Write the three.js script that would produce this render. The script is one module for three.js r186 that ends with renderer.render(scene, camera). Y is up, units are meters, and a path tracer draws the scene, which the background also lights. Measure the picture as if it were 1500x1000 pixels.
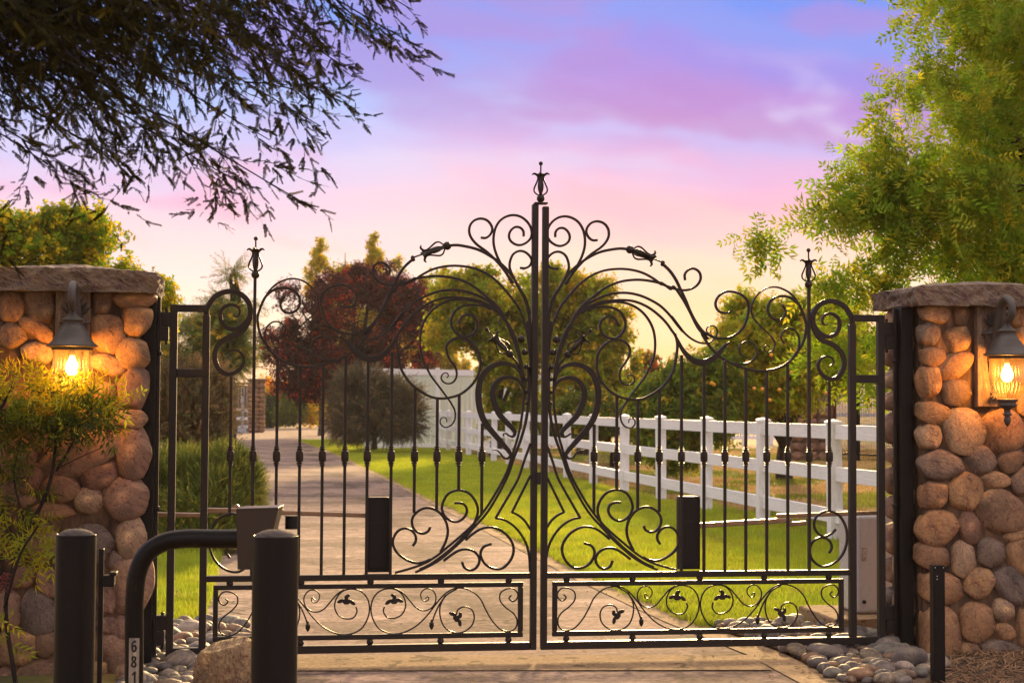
import * as THREE from 'three';
import { mergeGeometries, toCreasedNormals } from 'three/addons/utils/BufferGeometryUtils.js';
import { RoundedBoxGeometry } from 'three/addons/geometries/RoundedBoxGeometry.js';
import { FontLoader } from 'three/addons/loaders/FontLoader.js';
import { TextGeometry } from 'three/addons/geometries/TextGeometry.js';

// ---------------------------------------------------------------- camera, sky, sun, exposure
const scene = new THREE.Scene();
const FOCAL = 2393.17;                                   // of a frame 1000 high
const camera = new THREE.PerspectiveCamera(2 * Math.atan(500 / FOCAL) * 180 / Math.PI, 1.5, 0.1, 4000);
camera.position.set(-1.5569, 1.4189, 9.1032);
camera.rotation.order = 'YXZ';
camera.rotation.set(0.0401, -0.1529, 0.0057);
camera.filmGauge = 36;
camera.focus = 9.2;
camera.userData.fStop = 5.6;
camera.updateMatrixWorld(true);
const renderer = new THREE.WebGLRenderer({ antialias: true });
renderer.toneMapping = THREE.LinearToneMapping;
renderer.toneMappingExposure = 2.4;
renderer.shadowMap.enabled = true;

const SUN_AZ = 15, SUN_EL = 12;                       // degrees right of the drive's axis, above the horizon
const rad = Math.PI / 180;
const sunDir = new THREE.Vector3(Math.sin(SUN_AZ * rad) * Math.cos(SUN_EL * rad), Math.sin(SUN_EL * rad), -Math.cos(SUN_AZ * rad) * Math.cos(SUN_EL * rad));
const sun = new THREE.DirectionalLight(new THREE.Color().setRGB(1.0, 0.66, 0.30), 5);
sun.position.copy(sunDir).multiplyScalar(80);
sun.castShadow = true; sun.shadow.radius = 10;
sun.shadow.camera.left = -40; sun.shadow.camera.right = 40; sun.shadow.camera.top = 40; sun.shadow.camera.bottom = -40; sun.shadow.camera.far = 250;
scene.add(sun);

// ---------------------------------------------------------------- random numbers and noise
function rng(seed) { let a = seed >>> 0; return () => { a = (a + 0x6D2B79F5) | 0; let t = Math.imul(a ^ (a >>> 15), 1 | a); t = (t + Math.imul(t ^ (t >>> 7), 61 | t)) ^ t; return ((t ^ (t >>> 14)) >>> 0) / 4294967296; }; }
const hash = (x, y, z) => { let h = Math.imul(x, 374761393) + Math.imul(y, 668265263) + Math.imul(z, 2147483647 - 5) | 0; h = Math.imul(h ^ (h >>> 13), 1274126177); return ((h ^ (h >>> 16)) >>> 0) / 4294967296; };
const sm = t => t * t * (3 - 2 * t), mix = (a, b, t) => a + (b - a) * t, clamp = (x, a = 0, b = 1) => Math.min(b, Math.max(a, x));
const step = (a, b, x) => sm(clamp((x - a) / (b - a)));
const wrap = (i, p) => ((i % p) + p) % p;
function tn(x, y, px, py, s) {                           // value noise that tiles after px, py cells
  const i = Math.floor(x), j = Math.floor(y), u = sm(x - i), v = sm(y - j), a = wrap(i, px), b = wrap(i + 1, px), c = wrap(j, py), d = wrap(j + 1, py);
  return mix(mix(hash(a, c, s), hash(b, c, s), u), mix(hash(a, d, s), hash(b, d, s), u), v);
}
function tfbm(u, v, px, py, s, n = 4) { let r = 0, a = 0.5, w = 0; for (let k = 0; k < n; k++) { r += a * tn(u * px, v * py, px, py, s + k); w += a; a *= 0.5; px *= 2; py *= 2; } return r / w; }
function n3(x, y, z, s = 0) {
  const i = Math.floor(x), j = Math.floor(y), k = Math.floor(z), u = sm(x - i), v = sm(y - j), w = sm(z - k), S = s * 7919;
  const h = (a, b, c) => hash(i + a + S, j + b, k + c);
  return mix(mix(mix(h(0, 0, 0), h(1, 0, 0), u), mix(h(0, 1, 0), h(1, 1, 0), u), v), mix(mix(h(0, 0, 1), h(1, 0, 1), u), mix(h(0, 1, 1), h(1, 1, 1), u), v), w);
}
const fbm3 = (x, y, z, s = 0, n = 3) => { let r = 0, a = 0.5, w = 0; for (let k = 0; k < n; k++) { r += a * n3(x, y, z, s + k); w += a; a *= 0.5; x *= 2.03; y *= 2.03; z *= 2.03; } return r / w; };
const toLin = c => { c /= 255; return c <= 0.04045 ? c / 12.92 : ((c + 0.055) / 1.055) ** 2.4; };

// ---------------------------------------------------------------- sky: dusk gradient with thin lit cloud streaks
{
  const W = 2048, H = 1024, data = new Float32Array(W * H * 4), SR = l => l.map(s => [s[0], toLin(s[1]), toLin(s[2]), toLin(s[3])]);
  const high = [[20, 176, 176, 232], [34, 255, 236, 226], [90, 262, 250, 240]];
  const west = SR([[-1, 255, 200, 142], [1.5, 255, 214, 164], [3, 255, 224, 194], [4.6, 255, 226, 214], [5.8, 254, 220, 222], [7, 248, 212, 228], [8.2, 230, 208, 240], [9.3, 204, 202, 248], [10.5, 178, 196, 250], [12, 142, 178, 250], [14, 126, 166, 248], ...high]);
  const east = SR([[-1, 255, 184, 106], [1.5, 255, 196, 130], [3, 255, 206, 160], [4.6, 255, 214, 192], [5.8, 255, 202, 202], [6.8, 252, 188, 208], [7.8, 230, 184, 224], [8.5, 203, 186, 238], [9.1, 198, 158, 214], [10.2, 188, 146, 218], [11.5, 162, 146, 230], [12.6, 142, 156, 238], [14, 116, 150, 242], ...high]);
  const look = (st, e) => { let k = 0; while (k < st.length - 2 && e > st[k + 1][0]) k++; const t = sm(clamp((e - st[k][0]) / (st[k + 1][0] - st[k][0]))); return [1, 2, 3].map(q => mix(st[k][q], st[k + 1][q], t)); };
  const cl = (r, g, b) => [toLin(r), toLin(g), toLin(b)], violet = cl(188, 140, 208), rose = cl(255, 168, 196), pale = cl(222, 216, 246), warm = cl(255, 226, 196), lilac = cl(252, 222, 214);
  for (let j = 0; j < H; j++) {
    const el = ((j + 0.5) / H - 0.5) * 180;
    for (let i = 0; i < W; i++) {
      const th = ((i + 0.5) / W - 0.5) * 2 * Math.PI, o = (j * W + i) * 4;                    // atan2(z, x)
      let az = Math.atan2(Math.cos(th), -Math.sin(th)) / rad - 8.76;                       // degrees right of the middle of the view
      if (az > 180) az -= 360; if (az < -180) az += 360;
      const X = az / 17.4, n = el < -1.5 ? 0 : 1, cx = Math.cos(th), cz = Math.sin(th), y = el + 2.4 * X * Math.exp(-X * X * 0.15);
      const w1 = n && fbm3(cx * 5, y * 0.34, cz * 5, 3, 4) - 0.5, w2 = n && fbm3(cx * 9 + w1 * 2, y * 0.62 + w1 * 1.5, cz * 9, 9, 6) - 0.5, fine = n && fbm3(cx * 26 + w1 * 5, y * 1.7 + w2 * 4, cz * 26, 17, 5) - 0.5;
      const e = Math.max(el, -1) + w1 * 2.6 + w2 * 1.6 + fine * 0.7, er = e - 1.9 * (0.6 - clamp(X, -1, 1)) * step(5.5, 9, el) * step(24, 14, el), k = step(-0.4, 0.2, X + w1 * 0.6);
      const a = look(west, e), b = look(east, er), c = a.map((q, z) => mix(q, b[z], k)), put = (col, t) => { for (let q = 0; q < 3; q++) c[q] = mix(c[q], col[q], t); };
      put(rose, 0.5 * step(0.04, 0.22, w2 + fine * 0.5) * step(4.5, 6.5, el) * step(11, 8, el));
      put(pale, 0.55 * step(0.02, 0.2, -w2 + fine * 0.4) * step(6.5, 9, el) * step(13, 10, el));
      put(violet, 0.5 * step(0.0, 0.2, w2 + fine * 0.7) * step(8.6, 10.5, el + X) * step(24, 13, el));
      put(warm, 0.5 * step(0.05, 0.2, w2 + fine) * step(1.5, 3, el) * step(7, 4.5, el));
      put(lilac, step(25, 120, Math.abs(az)) * 0.8 * step(30, 0, el));                    // away from the sun the low sky is rose
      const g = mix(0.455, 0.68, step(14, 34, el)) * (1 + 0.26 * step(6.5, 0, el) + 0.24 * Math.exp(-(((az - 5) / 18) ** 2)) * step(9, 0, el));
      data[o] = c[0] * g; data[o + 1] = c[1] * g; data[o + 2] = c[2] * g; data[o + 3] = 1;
    }
  }
  const t = new THREE.DataTexture(data, W, H, THREE.RGBAFormat, THREE.FloatType);
  t.mapping = THREE.EquirectangularReflectionMapping; t.magFilter = THREE.LinearFilter; t.minFilter = THREE.LinearFilter; t.needsUpdate = true;
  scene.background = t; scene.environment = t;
}

// ---------------------------------------------------------------- naming, tagging, adding
const used = {};
function numbered(name) { const k = used[name] = (used[name] ?? -1) + 1; return k ? `${name}_${String(k).padStart(3, '0')}` : name; }
function tag(o, label, category, group) { o.userData.label = label; if (category) o.userData.category = category; if (group) o.userData.group = group; return o; }
function shade(o) { o.castShadow = true; o.receiveShadow = true; return o; }
function thing(name, label, category, pos = [0, 0, 0], group) { const o = new THREE.Group(); o.name = numbered(name); o.position.set(...pos); scene.add(o); return tag(o, label, category, group); }
function mesh(name, geo, mat, parent, pos) { const o = shade(new THREE.Mesh(geo, mat)); o.name = name; if (pos) o.position.set(...pos); parent.add(o); return o; }
function struct(name, geo, mat, label) { const o = shade(new THREE.Mesh(geo, mat)); o.name = numbered(name); o.userData.kind = 'structure'; if (label) o.userData.label = label; scene.add(o); return o; }
const V3 = (x, y, z) => new THREE.Vector3(x, y, z);
const ndc = V3(0, 0, 0), camInv = camera.matrixWorld.clone();
const at = (x, y, d) => ndc.set((x - 750) / FOCAL * d, (500 - y) / FOCAL * d, -d).clone().applyMatrix4(camInv);   // a point at that distance, used to lay the garden out
const box = (w, h, d, x = 0, y = 0, z = 0) => new THREE.BoxGeometry(w, h, d).translate(x, y, z);
const rbox = (w, h, d, x = 0, y = 0, z = 0, r = 0.006) => new RoundedBoxGeometry(w, h, d, 1, Math.min(r, w / 3, h / 3, d / 3)).translate(x, y, z);
const lathe = (pts, n = 24) => new THREE.LatheGeometry(pts.map(p => new THREE.Vector2(p[0], p[1])), n);
const plain = g => { const q = g.index ? g.toNonIndexed() : g; for (const k of Object.keys(q.attributes)) if (!['position', 'normal', 'uv'].includes(k)) q.deleteAttribute(k); if (!q.attributes.uv) q.setAttribute('uv', new THREE.BufferAttribute(new Float32Array(q.attributes.position.count * 2), 2)); return q; };
const join = list => mergeGeometries(list.map(plain));
function tubeAlong(pts, radii, sides = 8, seg = 0) {       // a limb that tapers along its points
  const c = new THREE.CatmullRomCurve3(pts, false, 'centripetal'), n = seg || pts.length * 4, P = [], N = [], UV = [], I = [];
  let nrm = null, run = 0, last = null;
  for (let i = 0; i <= n; i++) {
    const t = i / n, p = c.getPoint(t), d = c.getTangent(t);
    if (!nrm) nrm = V3(0, 1, 0).cross(d).lengthSq() > 1e-4 ? V3(0, 1, 0).cross(d).normalize() : V3(1, 0, 0);
    nrm.sub(d.clone().multiplyScalar(nrm.dot(d))).normalize();
    const b = d.clone().cross(nrm), f = t * (radii.length - 1), k = Math.min(radii.length - 2, Math.floor(f)), r = radii.length < 2 ? radii[0] : mix(radii[k], radii[k + 1], f - k);
    if (last) run += p.distanceTo(last); last = p;
    for (let s = 0; s <= sides; s++) {
      const a = s / sides * Math.PI * 2, q = nrm.clone().multiplyScalar(Math.cos(a)).addScaledVector(b, Math.sin(a));
      N.push(q.x, q.y, q.z); q.multiplyScalar(r).add(p); P.push(q.x, q.y, q.z); UV.push(s / sides * Math.PI * 2 * radii[0], run);
      if (i < n && s < sides) { const A = i * (sides + 1) + s, B = A + sides + 1; I.push(A, A + 1, B, B, A + 1, B + 1); }
    }
  }
  const g = new THREE.BufferGeometry();
  g.setAttribute('position', new THREE.Float32BufferAttribute(P, 3)); g.setAttribute('normal', new THREE.Float32BufferAttribute(N, 3)); g.setAttribute('uv', new THREE.Float32BufferAttribute(UV, 2)); g.setIndex(I);
  return g;
}

// ---------------------------------------------------------------- procedural textures and materials
function tex(w, h, fn, srgb, rep) {
  const d = new Uint8Array(w * h * 4);
  for (let j = 0; j < h; j++) for (let i = 0; i < w; i++) { const c = fn(i / w, j / h), o = (j * w + i) * 4; const a = Array.isArray(c) ? c : [c, c, c]; d[o] = clamp(a[0]) * 255; d[o + 1] = clamp(a[1]) * 255; d[o + 2] = clamp(a[2]) * 255; d[o + 3] = 255; }
  const t = new THREE.DataTexture(d, w, h); t.wrapS = t.wrapT = THREE.RepeatWrapping; t.magFilter = THREE.LinearFilter; t.minFilter = THREE.LinearMipmapLinearFilter; t.generateMipmaps = true;
  if (srgb) t.colorSpace = THREE.SRGBColorSpace; if (rep) t.repeat.set(...rep); t.needsUpdate = true; return t;
}
const mat = (rgb, rough = 0.8, more = {}) => { const m = new THREE.MeshStandardMaterial({ roughness: rough, side: THREE.DoubleSide, ...more }); m.color.setRGB(...rgb); return m; };
const leafMat = (rgb, tr = 0.4, rough = 0.85) => { const m = new THREE.MeshPhysicalMaterial({ roughness: rough, transmission: tr, thickness: 0, specularIntensity: 0.2, side: THREE.DoubleSide }); m.color.setRGB(...rgb); return m; };
const speckle = tex(512, 512, (u, v) => { const a = tfbm(u, v, 5, 5, 1, 5), b = tfbm(u, v, 60, 60, 9, 2), c = tfbm(u, v, 17, 17, 20, 3); const g = 0.74 + 0.5 * (a - 0.5) + 0.16 * (b - 0.5) - 0.16 * step(0.62, 0.85, c) + 0.08 * step(0.55, 0.75, a) - 0.25 * step(0.80, 0.86, tn(u * 90, v * 90, 90, 90, 77)); return [g, g * (0.985 - 0.05 * step(0.5, 0.7, c)), g * (0.96 - 0.06 * step(0.45, 0.65, a))]; }, true);
const speckleBump = tex(512, 512, (u, v) => 0.5 + 0.6 * (tfbm(u, v, 26, 26, 40, 4) - 0.5) + 0.7 * (tfbm(u, v, 6, 6, 41, 3) - 0.5));
const roughBump = tex(512, 512, (u, v) => tfbm(u, v, 14, 14, 50, 5));
const barkTex = tex(256, 512, (u, v) => { const a = tfbm(u, v, 18, 5, 60, 4), g = 0.35 + 0.9 * (a - 0.35); return [g, g * 0.9, g * 0.8]; }, true);
const barkBump = tex(256, 512, (u, v) => tfbm(u, v, 18, 5, 60, 4));
const bark = mat([0.16, 0.115, 0.08], 0.9, { map: barkTex, bumpMap: barkBump, bumpScale: 0.012 });
const darkBark = mat([0.07, 0.05, 0.038], 0.9, { map: barkTex, bumpMap: barkBump, bumpScale: 0.012 });
const ironRough = tex(256, 256, (u, v) => 0.34 + 0.5 * tfbm(u, v, 8, 8, 70, 5));
const painted = (rgb, rough, spec, more = {}) => { const m = new THREE.MeshPhysicalMaterial({ roughness: rough, specularIntensity: spec, side: THREE.DoubleSide, ...more }); m.color.setRGB(...rgb); return m; };
const iron = painted([0.017, 0.0125, 0.0095], 0.85, 0.6, { roughnessMap: ironRough, bumpMap: speckleBump, bumpScale: 0.0006 });
const chipTex = tex(512, 512, (u, v) => { const a = tfbm(u, v, 40, 12, 160, 3), d = step(0.5, 0.8, tfbm(u, v, 7, 4, 161, 4)), g = 0.22 + 0.12 * d + 0.5 * step(0.80, 0.84, a) + 0.4 * step(0.9, 0.93, tn(u * 150, v * 150, 150, 150, 163)); return [g, g * 0.96, g * 0.9]; });
const blackPaint = painted([0.026, 0.024, 0.022], 0.75, 0.4, { map: chipTex, roughnessMap: ironRough, bumpMap: speckleBump, bumpScale: 0.0003 });
const blackPlastic = painted([0.010, 0.009, 0.008], 0.55, 0.4);
const vinylTex = tex(256, 256, (u, v) => { const a = tfbm(u, v, 5, 5, 150, 4), b = step(0.6, 0.8, tfbm(u, v, 14, 22, 151, 4)), g = 0.96 + 0.08 * (a - 0.5) - 0.10 * b; return [g, g * (1 - 0.02 * b), g * (1 - 0.06 * b)]; }, true);
const whiteVinyl = mat([0.86, 0.86, 0.88], 0.5, { map: vinylTex });

// ================================================================ SETTING
// flat sheets on the ground, uv in metres
function sheet(pts, y, holes) {
  const s = new THREE.Shape(pts.map(p => new THREE.Vector2(p[0], -p[1])));
  const g = new THREE.ShapeGeometry(s); g.rotateX(-Math.PI / 2); g.translate(0, y, 0);
  const p = g.attributes.position, uv = new Float32Array(p.count * 2); for (let i = 0; i < p.count; i++) { uv[2 * i] = p.getX(i); uv[2 * i + 1] = p.getZ(i); } g.setAttribute('uv', new THREE.BufferAttribute(uv, 2)); return g;
}
const soilTex = tex(512, 512, (u, v) => { const a = tfbm(u, v, 6, 6, 80, 5), b = tfbm(u, v, 50, 50, 81, 3), g = 0.42 + 0.35 * (a - 0.5) + 0.45 * (b - 0.5); return [g, g * 0.82, g * 0.62]; }, true, [0.5, 0.5]);
const fieldTex = tex(1024, 1024, (u, v) => { const a = tfbm(u, v, 9, 7, 90, 5), b = tfbm(u, v, 90, 60, 91, 3), k = step(0.44, 0.62, a); const g = 0.8 + 0.5 * (b - 0.5); return [mix(0.74, 0.52, k) * g, mix(0.58, 0.54, k) * g, mix(0.34, 0.20, k) * g]; }, true, [0.07, 0.07]);
const turfTex = tex(512, 512, (u, v) => { const a = tfbm(u, v, 8, 8, 95, 4), b = tfbm(u, v, 80, 80, 96, 3), g = 0.75 + 0.5 * (b - 0.5) + 0.4 * (a - 0.5); return [0.42 * g, 0.50 * g, 0.14 * g]; }, true, [0.4, 0.4]);
const driveTex = tex(1024, 1024, (u, v) => {
  const big = tfbm(u, v, 4, 5, 100, 4), broom = tfbm(u, v, 18, 210, 101, 3), grain = tfbm(u, v, 200, 200, 102, 2), patch = tfbm(u, v, 5, 7, 105, 5);
  let g = 0.60 + 0.22 * (big - 0.5) + 0.12 * (broom - 0.5) + 0.26 * (grain - 0.5);
  g -= 0.13 * step(0.54, 0.57, patch) * (0.5 + broom); g -= 0.10 * step(0.55, 0.75, tfbm(u, v, 9, 3, 107, 4)); g += 0.10 * step(0.62, 0.7, tfbm(u, v, 24, 24, 108, 3));                     // worn darker panels left by old sealer
  g -= 0.35 * step(0.012, 0.0, Math.abs(tfbm(u, v, 5, 6, 110, 5) - 0.5)) * step(0.5, 0.62, tfbm(u, v, 4, 4, 111, 2));  // hairline cracks
  const w = 0.5 + 0.8 * (tfbm(u, v, 3, 3, 120, 3) - 0.5);
  return [g * 1.04, g * (0.87 + 0.05 * w), g * (0.75 + 0.09 * w)];
}, true, [0.22, 0.22]);
const driveBump = tex(512, 512, (u, v) => 0.6 * tfbm(u, v, 8, 120, 101, 3) + 0.4 * tfbm(u, v, 120, 120, 102, 2), false, [0.30, 0.30]);
const concTex = tex(512, 512, (u, v) => { const a = tfbm(u, v, 6, 6, 130, 5), b = tfbm(u, v, 120, 120, 131, 2), s = step(0.66, 0.72, tfbm(u, v, 18, 18, 133, 3)), g = 0.68 + 0.22 * (a - 0.5) + 0.26 * (b - 0.5) - 0.2 * s; return [g, g * 0.88, g * 0.72]; }, true, [0.6, 0.6]);
const soil = mat([0.42, 0.42, 0.42], 0.95, { map: soilTex, bumpMap: roughBump, bumpScale: 0.02 });
const dryGround = mat([0.75, 0.68, 0.6], 0.95, { map: fieldTex, bumpMap: roughBump, bumpScale: 0.03 });
const turf = mat([0.95, 0.95, 0.6], 0.95, { map: turfTex });
const driveMat = painted([0.60, 0.60, 0.63], 1, 0.15, { map: driveTex, bumpMap: driveBump, bumpScale: 0.004 });
const concrete = painted([0.66, 0.61, 0.55], 1, 0.15, { map: concTex, bumpMap: speckleBump, bumpScale: 0.002 });

{
  const g = new THREE.PlaneGeometry(1100, 1100).rotateX(-Math.PI / 2), p = g.attributes.position, uv = g.attributes.uv;
  for (let i = 0; i < p.count; i++) uv.setXY(i, p.getX(i), p.getZ(i));
  struct('ground', g, dryGround, 'dry straw coloured ground reaching to the horizon');
}
const RE = [[1.2, 12], [1.2, 1.5], [1.22, 0], [1.1, -1.5], [1.02, -4], [0.98, -10], [0.86, -20], [0.55, -40], [-0.1, -58]];   // right edge of the drive
struct('driveway', sheet([...RE, [0.2, -61], [1.6, -63.5], [6, -65], [16, -66], [16, -104], [-14, -112], [-9, -96], [-3.4, -66], [-2.4, -50], [-1.95, -36], [-1.9, -1.2], [-1.62, -0.6], [-1.62, 12]], 0.006), driveMat, 'long brown broomed concrete driveway beyond and before the gate');
struct('driveway_edge', sheet([...RE.slice(1), [0.07, -58], [0.72, -40], [1.03, -20], [1.15, -10], [1.2, -4], [1.3, -1.5], [1.44, 0], [1.42, 1.5]], 0.011), concrete, 'narrow pale concrete edging between driveway and lawn');
struct('threshold_strip', sheet([[-1.64, -0.31], [1.225, 0.02], [1.195, 0.55], [-1.64, 0.24]], 0.012), concrete, 'pale concrete band across the driveway under the gate');
struct('lawn', sheet([[1.3, -1.15], [1.2, -4], [1.15, -10], [1.03, -20], [0.72, -40], [0.36, -50], [-0.1, -58], [0.2, -60.8], [1.7, -63.2], [6, -64.6], [9, -64], [4.4, -40], [4.4, -1.0], [2.15, -1.0]], 0.009), turf, 'mown green lawn between driveway and white fence');
struct('lawn', sheet([[-1.9, -1.5], [-1.9, -36], [-9, -36], [-9, -1.2], [-2.2, -1.2]], 0.009), turf, 'patch of lawn left of the driveway behind the gate');
struct('footpath', sheet([[0.4, -46.1], [12, -44.4], [12, -45.8], [0.35, -47.6]], 0.014), concrete, 'thin concrete path crossing the far lawn');
struct('garden_soil', sheet([[4.6, -18], [9, -18], [9, -44], [4.5, -44]], 0.005), soil, 'brown bare soil under the trees behind the white fence');
struct('far_verge', sheet([[-5, -104], [22, -104], [30, -140], [-10, -140]], 0.012), mat([0.75, 0.5, 0.22], 0.95, { map: fieldTex }), 'golden dry verge at the far end of the driveway');
{ // far ridge
  const P = [], I = [], r = rng(5), n = 80;
  for (let i = 0; i <= n; i++) { const a = (-40 + 100 * i / n) * rad, d = 380, h = 12.5 + 7 * tfbm(i / n, 0.3, 7, 3, 140, 4); for (const [k, q] of [[0, 0], [0.6, 0.55], [1, 0.0]]) { const dd = d + 120 * k; P.push(camera.position.x + Math.sin(a) * dd, k === 0.6 ? h : -2, camera.position.z - Math.cos(a) * dd); } if (i < n) for (let k = 0; k < 2; k++) { const A = i * 3 + k; I.push(A, A + 3, A + 1, A + 1, A + 3, A + 4); } }
  const g = new THREE.BufferGeometry(); g.setAttribute('position', new THREE.Float32BufferAttribute(P, 3)); g.setIndex(I); g.computeVertexNormals();
  struct('hills', g, mat([0.62, 0.44, 0.28], 0.95), 'low hazy dry hills on the horizon');  // pale peach base colour carries the look of distant haze
}

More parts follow.
